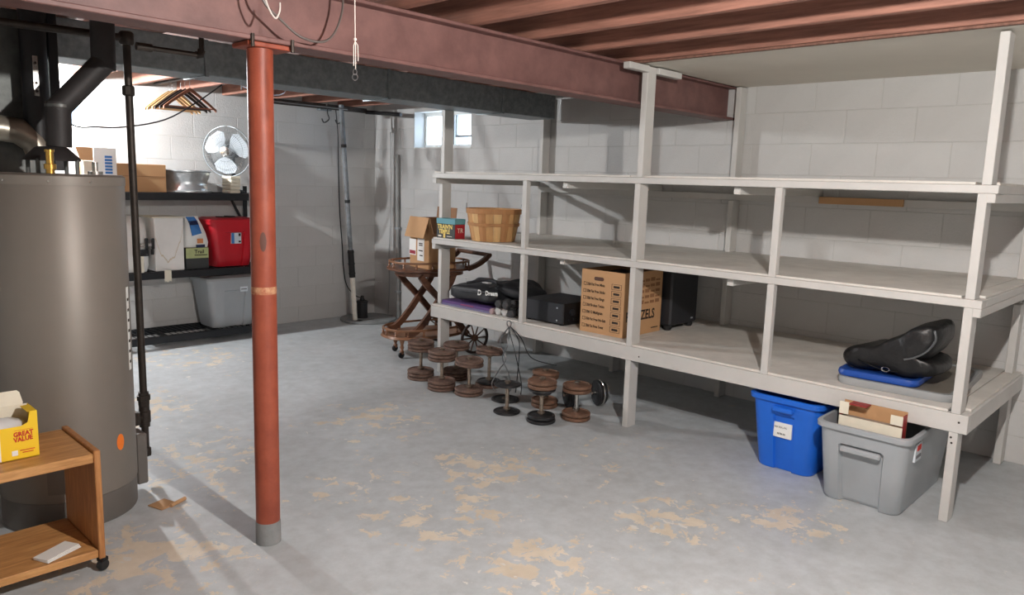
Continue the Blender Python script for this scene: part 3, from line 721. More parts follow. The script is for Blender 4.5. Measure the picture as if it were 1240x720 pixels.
t = tag(MB().prism([(0, 0), (.055, 0), (.055, -.10), (.04, -.085), (.025, -.105), (.01, -.09), (0, -.10)], Matrix.Translation((2.475, 6.3282, .668)) @ Matrix.Rotation(PI/2, 4, 'X'), .002).build('paper_strip', CREAM), 'torn strip of masking paper hanging from the middle wire shelf', 'paper')
t = thing('white_bag', (2.28, 6.5, .656), 0, 'crumpled white sack behind the gas pipe on the middle wire shelf', 'bag')
mb = MB(); rings = []
for k, (a, b, z) in enumerate(((.10, .12, .0), (.115, .14, .05), (.11, .13, .2), (.105, .12, .32), (.10, .10, .40), (.08, .05, .44), (.05, .02, .455))):
    rings.append([V((2.28+a*math.copysign(abs(math.cos(2*PI*i/20))**.6, math.cos(2*PI*i/20))*(1+.03*math.sin(3*i+k)), 6.5+b*math.copysign(abs(math.sin(2*PI*i/20))**.6, math.sin(2*PI*i/20)), .657+z*(1+.01*math.sin(2*i+k)))) for i in range(20)])
mb.loft(rings).build('sack', STAIN, t, 50)
t = thing('pipe_clamp', (2.40, 6.30, .80), 0, 'chrome bar clamp with black jaws hooked in front of the white sack', 'clamp')
MB().b2((2.24, 6.338, .868), (2.40, 6.346, .892), .001).build('bar', CHROME, t)
for x in (2.335, 2.385): MB().b2((x, 6.330, .845), (x+.022, 6.352, .935), .004).build('jaw', BLACK, t)
MB().b2((2.24, 6.335, .79), (2.36, 6.35, .845), .004).build('grip', BLACK, t)
MB().cyl((2.39, 6.341, .80), (2.39, 6.341, .845), .012, 10).build('screw_knob', BLACK, t, 40)
MB().b2((2.25, 6.334, .657), (2.32, 6.356, .79), .004).build('foot', CREAM, t)
# green carton and bag on it
t = carton('printed_carton', (2.672, 6.37, .657), (2.868, 6.52, .838), CHARC, 'small green and black printed carton under the blue and white bag')
patch((2.673, 6.3685, .75), (2.867, 6.3697, .837), mat('pale_green_card', (176, 184, 130), .6, var=.1), t, 'green_panel')
text('Trail', .045, (2.745, 6.368, .79), (1, 0, 0), (0, 0, 1), INK, t, bold=.001); patch((2.745, 6.368, .772), (2.855, 6.3684, .780), INK, t, 'print_line')
t = thing('printed_bag', (2.77, 6.45, .839), 0, 'white plastic bag with a blue panel slumped on the green carton', 'bag')
rings = []
for k, (a, b, z, dx) in enumerate(((.105, .06, .0, 0), (.11, .065, .04, 0), (.095, .06, .12, -.005), (.075, .045, .19, -.012), (.06, .03, .235, -.02), (.062, .012, .262, -.024))):
    rings.append([V((2.778+dx+a*math.copysign(abs(math.cos(2*PI*i/20))**.55, math.cos(2*PI*i/20)), 6.445+b*math.copysign(abs(math.sin(2*PI*i/20))**.55, math.sin(2*PI*i/20))*(1+.04*math.sin(2*i+k)), .840+z)) for i in range(20)])
MB().loft(rings).build('pouch', WHITE, t, 50)
bp = [V((2.735, 6.377, .94)), V((2.815, 6.377, .96)), V((2.79, 6.396, 1.06)), V((2.775, 6.426, 1.098)), V((2.705, 6.426, 1.098)), V((2.72, 6.392, 1.05))]
mb = MB(); mb.loft([[p+V((0, -.004, 0)) for p in bp], [p+V((0, .006, 0)) for p in bp]]).build('blue_panel', INKB, t)
bp = [V((2.722, 6.384, 1.03)), V((2.795, 6.388, 1.035)), V((2.785, 6.404, 1.068)), V((2.712, 6.402, 1.062))]
MB().loft([[p+V((0, -.0065, 0)) for p in bp], [p+V((0, 0, 0)) for p in bp]]).build('navy_band', mat('navy_ink', (24, 34, 74), .6), t)
patch((2.775, 6.3735, .875), (2.825, 6.378, .915), mat('orange_print', (214, 140, 90), .7), t, 'photo_print')
patch((2.765, 6.3735, .842), (2.84, 6.378, .864), mat('navy_ink', (24, 34, 74), .6), t, 'navy_base')

def tote(name, c, w_, d_, h, m, label, taper=.86, notch=(.0, .0), rz=0, group=None, closed=False, notch_axis='y'):
    """open storage tote: w_ (x) by d_ (y) at the rim"""
    t = thing(name, c, rz, label, 'tote', group)
    nd, nwf = notch
    def ring(s_, z, nn, grow=0):
        a, b, r = w_/2*s_+grow, d_/2*s_+grow, .055
        half = b if notch_axis == 'y' else a
        base = rrect(a, b, r, 4, z)
        nw = half*nwf
        # insert recess on the -x (or -y) face and its opposite
        out = []
        def side(pts_):
            out.extend(pts_)
        q = [base[0:5], base[5:10], base[10:15], base[15:20]]
        if notch_axis == 'y':
            out = q[0] + q[1] + [V((-a, nw+nn*.4, z)), V((-a+nn, nw, z)), V((-a+nn, -nw, z)), V((-a, -nw-nn*.4, z))] + q[2] + q[3] + [V((a, -nw-nn*.4, z)), V((a-nn, -nw, z)), V((a-nn, nw, z)), V((a, nw+nn*.4, z))]
        else:
            out = q[0] + [V((nw+nn*.4, b, z)), V((nw, b-nn, z)), V((-nw, b-nn, z)), V((-nw-nn*.4, b, z))] + q[1] + q[2] + [V((-nw-nn*.4, -b, z)), V((-nw, -b+nn, z)), V((nw, -b+nn, z)), V((nw+nn*.4, -b, z))] + q[3]
        return out
    S = lambda z: taper+(1-taper)*z/h
    rings = [ring(S(0)-.02, .002, nd), ring(S(0), .012, nd), ring(S(.5*h), .5*h, nd), ring(S(.74*h), .74*h, nd), ring(S(.76*h), .765*h, .0), ring(S(.93*h), .93*h, 0),
             ring(S(h), .93*h+.001, 0, .012), ring(S(h), h-.004, 0, .014), ring(S(h), h, 0, .010), ring(S(h), h, 0, -.004), ring(S(.7*h), .7*h, 0, -.024), ring(S(0), .018, 0, -.03)]
    MB().loft(rings).build('tub', m, t, 35, local=True)
    return t
# red tote (closed)
def lid(parent, w_, d_, z, m, name='lid', dome=.012):
    rings = [rrect(w_/2+.016, d_/2+.016, .05, 5, z-.012), rrect(w_/2+.018, d_/2+.018, .05, 5, z+.006), rrect(w_/2+.010, d_/2+.010, .045, 5, z+.012), rrect(w_/2-.03, d_/2-.03, .04, 5, z+.010), rrect(w_/2-.045, d_/2-.045, .04, 5, z+.010+dome)]
    return MB().loft(rings).build(name, m, parent, 35, local=True)
rt = tote('red_tote', (3.115, 6.545, .656), .45, .36, .405, REDP, 'red plastic storage tote with a lid on the middle wire shelf', .74, (.018, .42), notch_axis='x')
lid(rt, .45, .36, .408, REDP)
LBL = mat('sticker_pale', (206, 214, 220), .5)
s1 = patch((3.085, 6.386, .86), (3.175, 6.405, .955), LBL, rt, 'sticker')
patch((3.0855, 6.3845, .861), (3.11, 6.3858, .954), INKB, s1, 'blue_print'); patch((3.15, 6.3845, .925), (3.17, 6.3858, .95), INK, s1, 'dark_mark'); patch((3.15, 6.3845, .87), (3.17, 6.3858, .885), INK, s1, 'dark_mark')
tag(MB().tube([(3.0, 6.50, 1.0925), (3.05, 6.45, 1.093), (3.15, 6.47, 1.093), (3.18, 6.52, 1.093), (3.10, 6.5, 1.097), (3.06, 6.46, 1.10)], .005, 6, False, 4).build('coiled_wire', IRON, None, 60), 'tangled dark wire lying on the red tote lid', 'wire')
gt = tote('grey_tote', (3.10, 6.555, .116), .48, .39, .435, GREYP, 'grey plastic tote with lid on the bottom wire shelf', .80, (.016, .42), notch_axis='x')
lid(gt, .48, .39, .438, GREYL)
patch((3.145, 6.363, .43), (3.215, 6.376, .475), LBL, gt, 'label_card'); patch((3.152, 6.3615, .449), (3.205, 6.3628, .455), INK, gt, 'label_print')

# ================================================================== HANGERS
rod = tag(MB().cyl((2.63, 5.65, 2.205), (2.63, 6.78, 2.205), .011, 10).build('hanging_rod', IRON, None, 40), 'dark iron rod between the joists holding wooden hangers', 'rod')
def hanger(y, rz, m, label, x=2.63):
    t = thing('coat_hanger', (x, y, 2.06), rz, label, 'hanger', None)
    hk = [V((.0, 0, .055)), V((.0, 0, .115)), V((.006, 0, .130)), V((.022, 0, .149)), V((.018, 0, .160)), V((.0, 0, .1645)), V((-.018, 0, .158)), V((-.022, 0, .145))]
    MB().tube(hk, .0016, 5, False, 3).build('hook', WIRE, t, local=True)
    for s_ in (-1, 1):
        rings = []
        for q in range(7):
            u = q/6; x_ = s_*(.205*u); z_ = .055-.150*u**1.1; h_ = .015-.004*u
            rings.append([V((x_, .007, z_-h_)), V((x_, .007, z_+h_)), V((x_, -.007, z_+h_)), V((x_, -.007, z_-h_))])
        MB().loft(rings).build('shoulder', m, t, 30, local=True)
    MB().cyl((-.19, 0, -.083), (.19, 0, -.083), .0055, 8).build('trouser_bar', m, t, 40, local=True)
    return t
hl = ['pale wooden coat hanger on the iron rod', 'dark wooden coat hanger on the iron rod', 'reddish wooden coat hanger on the iron rod']
for y, rz, m, l in ((6.50, .12, CREAMW, 'pale wooden coat hanger nearest the back wall on the rod'), (6.43, .05, CREAMW, 'pale wooden coat hanger between two other pale ones'), (6.35, .12, CREAMW, 'pale wooden coat hanger next to the dark hangers'), (6.26, -.06, HANGD, 'dark wooden coat hanger next to the pale ones'), (6.18, .02, HANGD, 'dark wooden coat hanger next to the reddish one'), (6.09, -.05, HANGR, 'reddish wooden coat hanger at the rod end')):
    o = hanger(y, rz, m, l); o['group'] = 'wooden hangers on the rod'

# ================================================================== SUMP CORNER
sl = thing('sump_cover', (4.60, 6.47, 0), 0, 'round grey concrete sump cover on the floor in the corner', 'sump cover')
MB().lathe([(.285, .001), (.29, .006), (.288, .022), (.27, .026), (0, .026)], Matrix.Translation((4.60, 6.47, 0)), 40).build('disc', CONC, sl, 40)
MB().box((4.42, 6.37, .0275), (.07, .05, .002), .4, .0).build('opening', mat('hole_black', (16, 15, 14), .9), sl)
MB().b2((4.47, 6.36, .0262), (4.66, 6.368, .0275)).build('seam', CONCD, sl)
pu = thing('sump_pump', (4.545, 6.50, .027), 0, 'black cylindrical sump pump standing on the concrete cover', 'pump')
Tp = Matrix.Translation((4.545, 6.50, .0265))
MB().lathe([(.06, .0), (.06, .015), (.055, .02), (.055, .155), (.06, .158), (.06, .175), (.045, .182)], Tp, 24).build('housing', BLACK, pu, 40)
MB().lathe([(.025, .182), (.028, .19), (.02, .205), (.016, .23), (.008, .232)], Tp, 16).build('cap', BLACK, pu, 40)
MB().lathe([(.0555, .05), (.057, .054), (.0555, .058)], Tp, 24, False).build('rib', RUBBER, pu, 40)
dp = thing('discharge_pipe', (4.40, 6.42, .028), 0, 'upright sump discharge pipe, white below and grey above, in the corner', 'pipe')
def lp(z): return V((4.405-.165*z/2.17, 6.42, z))
MB().cyl(lp(.028), lp(.47), .024, 16).build('lower_pipe', PVC, dp, 40)
MB().cyl(lp(.47), lp(.75), .031, 16).build('rubber_coupling', RUBBER, dp, 40)
for z in (.50, .60, .72): MB().cyl(lp(z), lp(z+.018), .034, 16).build('hose_clamp', BLACK, dp, 40)
MB().cyl(lp(.75), lp(2.165), .023, 16).build('upper_pipe', PVCG, dp, 40)
for z in (1.22, 1.76): MB().cyl(lp(z), lp(z+.03), .027, 16).build('tape_band', RUBBER, dp, 40)
tag(MB().tube([(4.36, 6.70, 2.16), (4.40, 6.72, 1.9), (4.42, 6.74, 1.5), (4.44, 6.75, 1.1), (4.47, 6.75, .75), (4.475, 6.74, .55), (4.50, 6.72, .35), (4.58, 6.68, .235), (4.66, 6.66, .20)], .006, 6, False, 5).build('pump_cord', CORD, None, 60), 'black power cord hanging down behind the sump pipe', 'cord')
tag(MB().tube([(4.888, 6.49, 1.95), (4.895, 6.488, 1.5), (4.892, 6.475, 1.1), (4.895, 6.51, .7), (4.893, 6.50, .3), (4.888, 6.51, .03)], .004, 5, False, 5).build('wall_cord', mat('grey_cord', (150, 150, 150), .6), None, 60), 'thin grey cord running down the block wall beside the conduit', 'cord')
cd = thing('conduit', (4.885, 6.345, 0), 0, 'grey vertical pipe fixed to the block wall near the corner', 'pipe')
MB().cyl((4.886, 6.33, .01), (4.886, 6.37, 1.72), .020, 12).build('tube', mat('conduit_grey', (150, 150, 148), .55), cd, 40)
for z in (.28, .95): MB().b2((4.862, 6.315, z), (4.911, 6.36+.02*z, z+.02), .002).build('strap', GREYP, cd)
bh = thing('black_bar', (4.0, 6.5, 2.11), 0, 'long black metal track along the ceiling above the sump corner', 'track')
MB().b2((3.55, 6.50, 2.118), (4.60, 6.54, 2.165), .003).build('rail', IRON, bh)
MB().cyl((4.60, 6.52, 2.13), (4.72, 6.10, 2.10), .020, 8).build('end_rod', BLACK, bh, 40)
MB().b2((4.05, 6.488, 2.10), (4.18, 6.552, 2.117), .003).build('bracket', GALV, bh)
rd = tag(MB().cyl((3.42, 6.42, 2.13), (4.3, 6.40, 2.125), .008, 8).build('thin_rod', WIRE, None, 40), 'thin steel rod slung under the joists near the corner', 'rod')
for x in (4.12, 4.27):
    h = thing('storage_hook', (x, 6.47, 1.99), 0, 'bent black storage hook %s' % ('beside the ceiling bracket' if x < 4.2 else 'close to the sump pipe top'), 'hook', 'storage hooks on the ceiling track')
    MB().tube([(x, 6.47, 2.16), (x, 6.47, 2.08), (x+.015, 6.465, 2.03), (x-.01, 6.46, 2.0), (x-.055, 6.45, 1.985), (x-.075, 6.45, 2.02)], .006, 6, False, 4).build('hook_rod', CORD, h, 60)
    MB().lathe([(.013, 0), (.013, .02)], Matrix.Translation((x, 6.47, 2.145)), 10).build('collar', IRON, h, 40)

# ================================================================== TEA CART
MX, MY, TA = 4.15, 4.95, -.159
tc = thing('tea_cart', (MX, MY, 0), TA, 'dark wooden tea cart with spoked wheels standing past the shelving end', 'cart')
def ell(a, b, z, n=40, c=(0, 0), p=2.6):
    return [V((c[0]+a*math.copysign(abs(math.cos(2*PI*k/n))**(2/p), math.cos(2*PI*k/n)), c[1]+b*math.copysign(abs(math.sin(2*PI*k/n))**(2/p), math.sin(2*PI*k/n)), z)) for k in range(n)]
def tpart(m, name, mt, sm=40, parent=tc): return m.build(name, mt, parent, sm, local=True)
tpart(MB().loft([ell(.355, .25, .715), ell(.365, .26, .722), ell(.365, .26, .735), ell(.355, .25, .740)]), 'tray_top', TEAK)
tpart(MB().loft([ell(.30, .20, .675), ell(.30, .20, .7145)]), 'apron', TEAK)
tpart(MB().tube(ell(.345, .24, .79, 40), .010, 6, True), 'gallery_rail', TEAKL, 60)
for k in range(14):
    p = ell(.345, .24, 0, 14)[k]
    tpart(MB().lathe([(.007, .741), (.011, .752), (.006, .762), (.010, .772), (.006, .782)], Matrix.Translation((p.x, p.y, 0)), 8), 'spindle', TEAKL)
# lower tray
tpart(MB().loft([ell(.355, .225, .155, 40, (-.06, 0)), ell(.365, .235, .162, 40, (-.06, 0)), ell(.355, .225, .180, 40, (-.06, 0))]), 'lower_tray', TEAKL)
tpart(MB().tube(ell(.345, .215, .232, 40, (-.06, 0)), .010, 6, True), 'lower_rail', TEAKL, 60)
for k in range(14):
    p = ell(.345, .215, 0, 14, (-.06, 0))[k]
    tpart(MB().lathe([(.008, .181), (.013, .192), (.006, .204), (.010, .216), (.006, .224)], Matrix.Translation((p.x, p.y, 0)), 8), 'spindle', TEAKL)
# crossed legs on both sides
def bar(p, q, wdt, th, y):
    p, q = V(p), V(q); d = (q-p).normalized(); n = V((-d.z, 0, d.x))*wdt/2
    m = MB(); pts = [p+n, p-n, q-n, q+n]
    return m.loft([[V((a.x, y-th/2, a.z)) for a in pts], [V((a.x, y+th/2, a.z)) for a in pts]])
for s_ in (-1, 1):
    y = s_*.165
    pts = [V((-.02, 0, .68)), V((.0, 0, .62)), V((.03, 0, .52)), V((.0, 0, .40)), V((-.10, 0, .28)), V((-.22, 0, .20)), V((-.29, 0, .19))]
    def leg(pl, wd):
        cc = catmull(pl, 4); m = MB(); rings = []
        for i, p in enumerate(cc):
            d = (cc[min(i+1, len(cc)-1)]-cc[max(i-1, 0)]).normalized(); n = V((-d.z, 0, d.x))*wd/2
            rings.append([V((p.x+n.x, y-.016, p.z+n.z)), V((p.x-n.x, y-.016, p.z-n.z)), V((p.x-n.x, y+.016, p.z-n.z)), V((p.x+n.x, y+.016, p.z+n.z))])
        return m.loft(rings)
    tpart(leg([V((.14, 0, .685)), V((.10, 0, .60)), V((0, 0, .47)), V((-.10, 0, .34)), V((-.22, 0, .22)), V((-.31, 0, .20))], .05), 'crossed_leg', TEAK, 40)
    y = s_*.20
    tpart(leg([V((-.20, 0, .685)), V((-.14, 0, .61)), V((0, 0, .47)), V((.10, 0, .36)), V((.20, 0, .24)), V((.27, 0, .16))], .05), 'crossed_leg', TEAK, 40)
    # handle arm
    y = s_*.235
    tpart(leg([V((.24, 0, .735)), V((.32, 0, .76)), V((.40, 0, .80)), V((.455, 0, .845))], .04), 'handle_arm', TEAK, 40)
    # caster
    cs = tpart(MB().lathe([(.010, -.012), (.024, -.010), (.027, -.004), (.027, .004), (.024, .010), (.010, .012)], Matrix.Translation((-.335+.08*(s_ > 0), s_*.13, .0275)) @ Matrix.Rotation(PI/2, 4, 'X'), 16), 'caster', RUBBER)
    tpart(MB().lathe([(.012, .03), (.020, .055), (.010, .07), (.018, .09), (.012, .11), (.022, .154)], Matrix.Translation((-.33+.08*(s_ > 0), s_*.13, 0)), 10), 'turned_foot', TEAKL, 40)
    # spoked wheel
    wy = s_*.295; wx = .285
    Tw = Matrix.Translation((wx, wy, .142)) @ Matrix.Rotation(PI/2, 4, 'X')
    wl = tpart(MB().tube([Tw @ V((.128*math.cos(2*PI*k/40), .128*math.sin(2*PI*k/40), 0)) for k in range(40)], .013, 8, True), 'wheel_rim', WHEELW, 60)
    tpart(MB().lathe([(.022, -.02), (.03, -.012), (.03, .012), (.022, .02)], Tw, 16), 'wheel_hub', TEAK, 40, wl)
    for k in range(10):
        a = 2*PI*k/10; tpart(MB().cyl(Tw @ V((.024*math.cos(a), .024*math.sin(a), 0)), Tw @ V((.122*math.cos(a), .122*math.sin(a), 0)), .0065, 6, .005), 'spoke', TEAK, 40, wl)
tpart(MB().cyl((.285, -.30, .142), (.285, .30, .142), .010, 8), 'axle', IRON)
tpart(MB().cyl((.455, -.255, .845), (.455, .255, .845), .018, 12), 'push_handle', TEAK)
# cardboard box on the cart
BXC = V((4.135, 4.893, .7415)); e = thing('open_carton', BXC, TA, 'open cardboard shipping box with two white labels on the tea cart', 'box')
def ep(m, name, mt, parent=e): return m.build(name, mt, parent, local=True)
bw, bd, bhh = .26, .31, .415
ep(MB().b2((-bw/2, -bd/2, 0), (bw/2, bd/2, .004)), 'bottom', CARD)
ep(MB().b2((-bw/2, -bd/2, .004), (-bw/2+.004, bd/2, bhh)), 'front_panel', CARD)
ep(MB().b2((bw/2-.004, -bd/2, .004), (bw/2, bd/2, bhh)), 'back_panel', CARDD)
ep(MB().b2((-bw/2+.004, -bd/2, .004), (bw/2-.004, -bd/2+.004, bhh)), 'side_panel', CARD)
ep(MB().b2((-bw/2+.004, bd/2-.004, .004), (bw/2-.004, bd/2, bhh)), 'side_panel', CARD)
ep(MB().box((0, 0, 0), (.004, bd, .175), T=Matrix.Translation((-bw/2-.028, 0, bhh-.075)) @ Matrix.Rotation(.30, 4, 'Y')), 'front_flap', CARD)
ep(MB().box((0, 0, 0), (.004, bd, .09), T=Matrix.Translation((bw/2+.004, 0, bhh+.045)) @ Matrix.Rotation(.1, 4, 'Y')), 'back_flap', CARDD)
ep(MB().box((0, 0, 0), (bw, .004, .14), T=Matrix.Translation((0, -bd/2-.035, bhh-.055)) @ Matrix.Rotation(-.5, 4, 'X')), 'side_flap', CARDD)
ep(MB().box((0, 0, 0), (.02, bd-.02, .03), T=Matrix.Translation((0, 0, bhh-.05))), 'packing', DARKBR)
l1 = ep(MB().b2((-bw/2-.0015, .055, .10), (-bw/2-.0002, .165, .235)), 'shipping_label', WHITE); ep(MB().b2((-bw/2-.0022, .062, .108), (-bw/2-.0016, .158, .138)), 'red_bar', mat('label_red', (150, 44, 60), .7), l1)
l2 = ep(MB().b2((-bw/2-.0015, -.08, .06), (-bw/2-.0002, .03, .245)), 'shipping_label', WHITE)
for z, a, b in ((.20, -.055, .005), (.185, -.055, .005), (.14, -.06, .01), (.10, -.06, -.01)): ep(MB().b2((-bw/2-.0022, a, z), (-bw/2-.0016, b, z+.009)), 'label_print', INK, l2)

# ================================================================== ITEMS ON THE SHELVING
Z2, Z3 = ZS[2][1]+.0132, ZS[3][1]+.0132
t = thing('game_box', (3.85, 4.31, Z3), 0, 'small printed box with teal lid and black front on the shelf end', 'box')
gx0, gx1, gy0, gy1 = 3.748, 3.85, 4.185, 4.392
MB().b2((gx0, gy0, Z3), (gx1, gy1, Z3+.108), .002).build('body', CHARC, t)
MB().b2((gx0-.002, gy0-.002, Z3+.108), (gx1+.002, gy1+.002, Z3+.148), .002).build('teal_lid', TEAL, t)
patch((gx0+.003, gy0-.0012, Z3+.002), (gx1-.003, gy0-.0002, Z3+.106), REDC, t, 'red_panel')
ny, up_ = (0, -1, 0), (0, 0, 1)
text("TRAIN'N", .044, (gx0-.001, gy1-.012, Z3+.072), ny, up_, YEL2, t, bold=.0014, sx=.98)
text('TEMPLE', .044, (gx0-.001, gy1-.028, Z3+.036), ny, up_, YEL2, t, bold=.0016, sx=.82)
patch((gx0-.0012, gy1-.055, Z3+.010), (gx0-.0002, gy1-.020, Z3+.022), CREAM, t, 'print_patch'); patch((gx0-.0012, gy1-.100, Z3+.004), (gx0-.0002, gy1-.078, Z3+.036), YEL2, t, 'print_patch')
patch((gx0-.0012, gy1-.175, Z3+.014), (gx0-.0002, gy1-.118, Z3+.018), CREAM, t, 'print_patch')
text('TR', .05, (gx0+.022, gy0-.0018, Z3+.045), (1, 0, 0), up_, CREAM, t)
# basket
bk = thing('bushel_basket', (3.935, 3.968, Z3), 0, 'round wooden splint bushel basket with wire handles on the shelf', 'basket')
NS = 20; rb, rtp, hb = .158, .200, .235
for k in range(NS):
    a = 2*PI*k/NS; da = PI/NS*.96; rings = []
    for u in (0, .33, .66, 1):
        r = rb+(rtp-rb)*u+.004*math.sin(PI*u); z = .002+hb*u
        rings.append([V(((r+o_)*math.cos(a+s_*da), (r+o_)*math.sin(a+s_*da), z)) for s_, o_ in ((-1, 0), (0, .002), (1, 0), (1, -.004), (0, -.002), (-1, -.004))])
    MB().loft(rings).build('splint', SPLINT[(k*7) % 3], bk, local=True)
def hoop(z0, z1, off, name, m, under=False):
    f = lambda z: rb+(rtp-rb)*z/hb+.004*math.sin(PI*z/hb)
    rings = [[V(((f(z)+o_)*math.cos(2*PI*k/40), (f(z)+o_)*math.sin(2*PI*k/40), z)) for k in range(40)] for z, o_ in ((z0, off), (z1, off), (z1, off+.006), (z0, off+.006))]
    MB().loft(rings, False, True).build(name, m, bk, 30, local=True)
hoop(hb-.034, hb+.002, .0025, 'rim_hoop', SPLINT[2]); hoop(hb-.034, hb+.002, -.012, 'inner_hoop', SPLINT[0]); hoop(.112, .134, .0025, 'middle_hoop', SPLINT[2])
MB().lathe([(rb-.006, .003), (rb-.006, .010)], None, 32).build('base_disc', SPLINT[0], bk, local=True)
for s_ in (-1, 1):
    a = 2.36 if s_ > 0 else 2.36+PI
    cx_, cy_ = (rtp+.002)*math.cos(a), (rtp+.002)*math.sin(a); tx, ty = -math.sin(a), math.cos(a)
    MB().tube([(cx_+tx*.045*q, cy_+ty*.045*q, z) for q, z in ((-1, hb-.02), (-1, hb+.01), (-.8, hb+.035), (.8, hb+.035), (1, hb+.01), (1, hb-.02))], .0022, 5, False, 3).build('wire_handle', WIRE, bk, local=True)

# black bag over purple folder over folder
def blob(T, a, b, c, e1=.35, e2=.35, amp=.012, seed=0, nu=40, nv=20, fr=7):
    m = MB(); rings = []
    f = lambda w_, e_: math.copysign(abs(w_)**e_, w_)
    for j in range(1, nv):
        ph = -PI/2+PI*j/nv; ring = []
        for i in range(nu):
            th = 2*PI*i/nu
            p = V((a*f(math.cos(ph), e1)*f(math.cos(th), e2), b*f(math.cos(ph), e1)*f(math.sin(th), e2), c*f(math.sin(ph), e1)))
            nzv = noise.noise_vector(p*fr+V((seed, seed*2, 0)))
            p += V((nzv.x*amp, nzv.y*amp, nzv.z*amp*(1 if p.z > -c*.5 else .1)))
            ring.append(T @ p)
        rings.append(ring)
    return m.loft(rings)
t = thing('violet_binder', (3.99, 4.10, Z2), 0, 'thin grey-violet binder lying under the purple one', 'binder')
MB().loft([rrect(.19, .29, .02, 3, z, (3.985, 4.10)) for z in (Z2, Z2+.016)]).build('cover', VIOLET, t); MB().loft([rrect(.185, .285, .02, 3, z, (3.988, 4.10)) for z in (Z2+.004, Z2+.012)]).build('pages', WHITE, t)
t = thing('purple_binder', (3.99, 4.12, Z2+.0165), 0, 'purple binder lying under the black nylon bag', 'binder')
MB().loft([rrect(.185, .28, .02, 3, z, (3.985, 4.105)) for z in (Z2+.0165, Z2+.036)]).build('cover', PURPLE, t)
MB().b2((3.795, 4.02, Z2+.022), (3.8, 4.16, Z2+.030), .001).build('spine_label', mat('spine_pink', (150, 70, 110), .6), t)
bz = Z2+.0365
t = thing('nylon_bag', (4.05, 4.05, bz), 0, 'black nylon carry bag with white lettering lying on the purple binder', 'bag')
blob(Matrix.Translation((4.03, 4.10, bz+.080)), .225, .275, .066, .5, .45, .040, 3, 64, 30, 6.5).build('bag_body', FABRIC, t, 60)
blob(Matrix.Translation((4.09, 3.80, bz+.115)) @ Matrix.Rotation(.2, 4, 'X'), .17, .15, .04, .55, .5, .03, 5, 44, 18, 8).build('bag_flap', FABRIC, t, 60)
MB().tube([(3.86, 4.16, bz+.15), (3.90, 4.05, bz+.175), (3.93, 3.95, bz+.18), (3.90, 3.88, bz+.165), (3.86, 3.92, bz+.14)], .010, 6, False, 4).build('carry_handle', FABRIC, t, 60)
MB().tube([(3.806, 4.27, bz+.095), (3.802, 4.2, bz+.095), (3.80, 4.05, bz+.10), (3.80, 3.9, bz+.115)], .004, 5, False, 4).build('zip', mat('zip_grey', (90, 92, 96), .4, .5), t, 60)
text('D', .055, (3.803, 3.985, bz+.085), ny, (.1, 0, 1), WHITE, t, bold=.002)
text('Dream', .045, (3.802, 3.90, bz+.092), (0, -1, .08), (.1, .08, 1), WHITE, t, bold=.0016)
MB().b2((3.83, 3.90, bz+.172), (3.87, 3.97, bz+.18), .004).build('tag_patch', mat('tag_grey', (188, 188, 188), .6), t)
# small hex dumbbells
HEXG = mat('hex_grey', (196, 196, 194), .55, .2, var=.1, scale=20); HEXD = mat('hex_dark', (60, 60, 62), .5, .2, var=.15, scale=20); HEXP = mat('hex_rose', (168, 142, 142), .6, .1, var=.2, scale=30)
def hexdb(y, z, m, label, x=3.80, r=.030, L_=.15):
    t = thing('hex_dumbbell', (x+L_/2, y, z), 0, label, 'dumbbell', 'hex dumbbells on the shelf')
    for x0_ in (0, L_-.048):
        T = Matrix.Translation((x+x0_, y, z+r*.87)) @ Matrix.Rotation(PI/2, 4, 'Y') @ Matrix.Rotation(PI/6 + PI/6*0, 4, 'Z')
        MB().lathe([(r*.82, 0), (r, .007), (r, .041), (r*.82, .048)], T @ Matrix.Rotation(PI/2, 4, 'Z') @ Matrix.Rotation(PI/2, 4, 'Z'), 6).build('hex_head', m, t)
    MB().cyl((x+.045, y, z+r*.87), (x+L_-.045, y, z+r*.87), .011, 10).build('handle', CHROME, t, 40)
for y, z, m, l, x in ((3.770, Z2, HEXG, 'small grey hex dumbbell next to the rose-grey one', 3.80), (3.703, Z2, HEXG, 'small grey hex dumbbell next to the black one by the receiver', 3.80), (3.636, Z2, HEXD, 'small black hex dumbbell lying on the shelf against the receiver', 3.79), (3.736, Z2+.0575, HEXD, 'small black hex dumbbell resting on the two grey ones', 3.765), (3.669, Z2+.0575, HEXD, 'small black hex dumbbell resting on a grey and a black one', 3.77)):
    hexdb(y, z+.001, m, l, x, .033, .13)
hexdb(3.818-.0, Z2+.001, HEXP, 'small worn rose-grey hex dumbbell touching the binders', 3.79-.005, .024, .12)
# receiver
t = thing('receiver', (4.03, 3.36, Z2), 0, 'black rectangular audio receiver standing on the lower shelf', 'receiver')
rx0, rx1, ry0, ry1 = 3.845, 4.255, 3.185, 3.565
MB().b2((rx0, ry0+.012, Z2+.012), (rx1, ry1, Z2+.152), .004).build('cabinet', DARKBOX, t)
MB().b2((rx0-.002, ry0, Z2+.010), (rx1+.002, ry0+.0115, Z2+.154), .003).build('front_panel', BLACK, t)
for x in (rx0+.03, rx1-.03):
    for y in (ry0+.04, ry1-.04): MB().cyl((x, y, Z2+.0005), (x, y, Z2+.012), .015, 10).build('foot', RUBBER, t, 40)
MB().cyl((rx0+.08, ry0+.0, Z2+.09), (rx0+.08, ry0-.018, Z2+.09), .022, 20).build('volume_knob', DARKBOX, t, 40)
for k in range(5): MB().cyl((rx0+.05+.05*k, ry0, Z2+.04), (rx0+.05+.05*k, ry0-.006, Z2+.04), .007, 10).build('button', DARKBOX, t, 40)
for y, z in ((ry0+.06, .035), (ry0+.06, .12)): MB().cyl((rx0+.001, y, Z2+z), (rx0-.003, y, Z2+z), .006, 8).build('screw', GREYP, t)
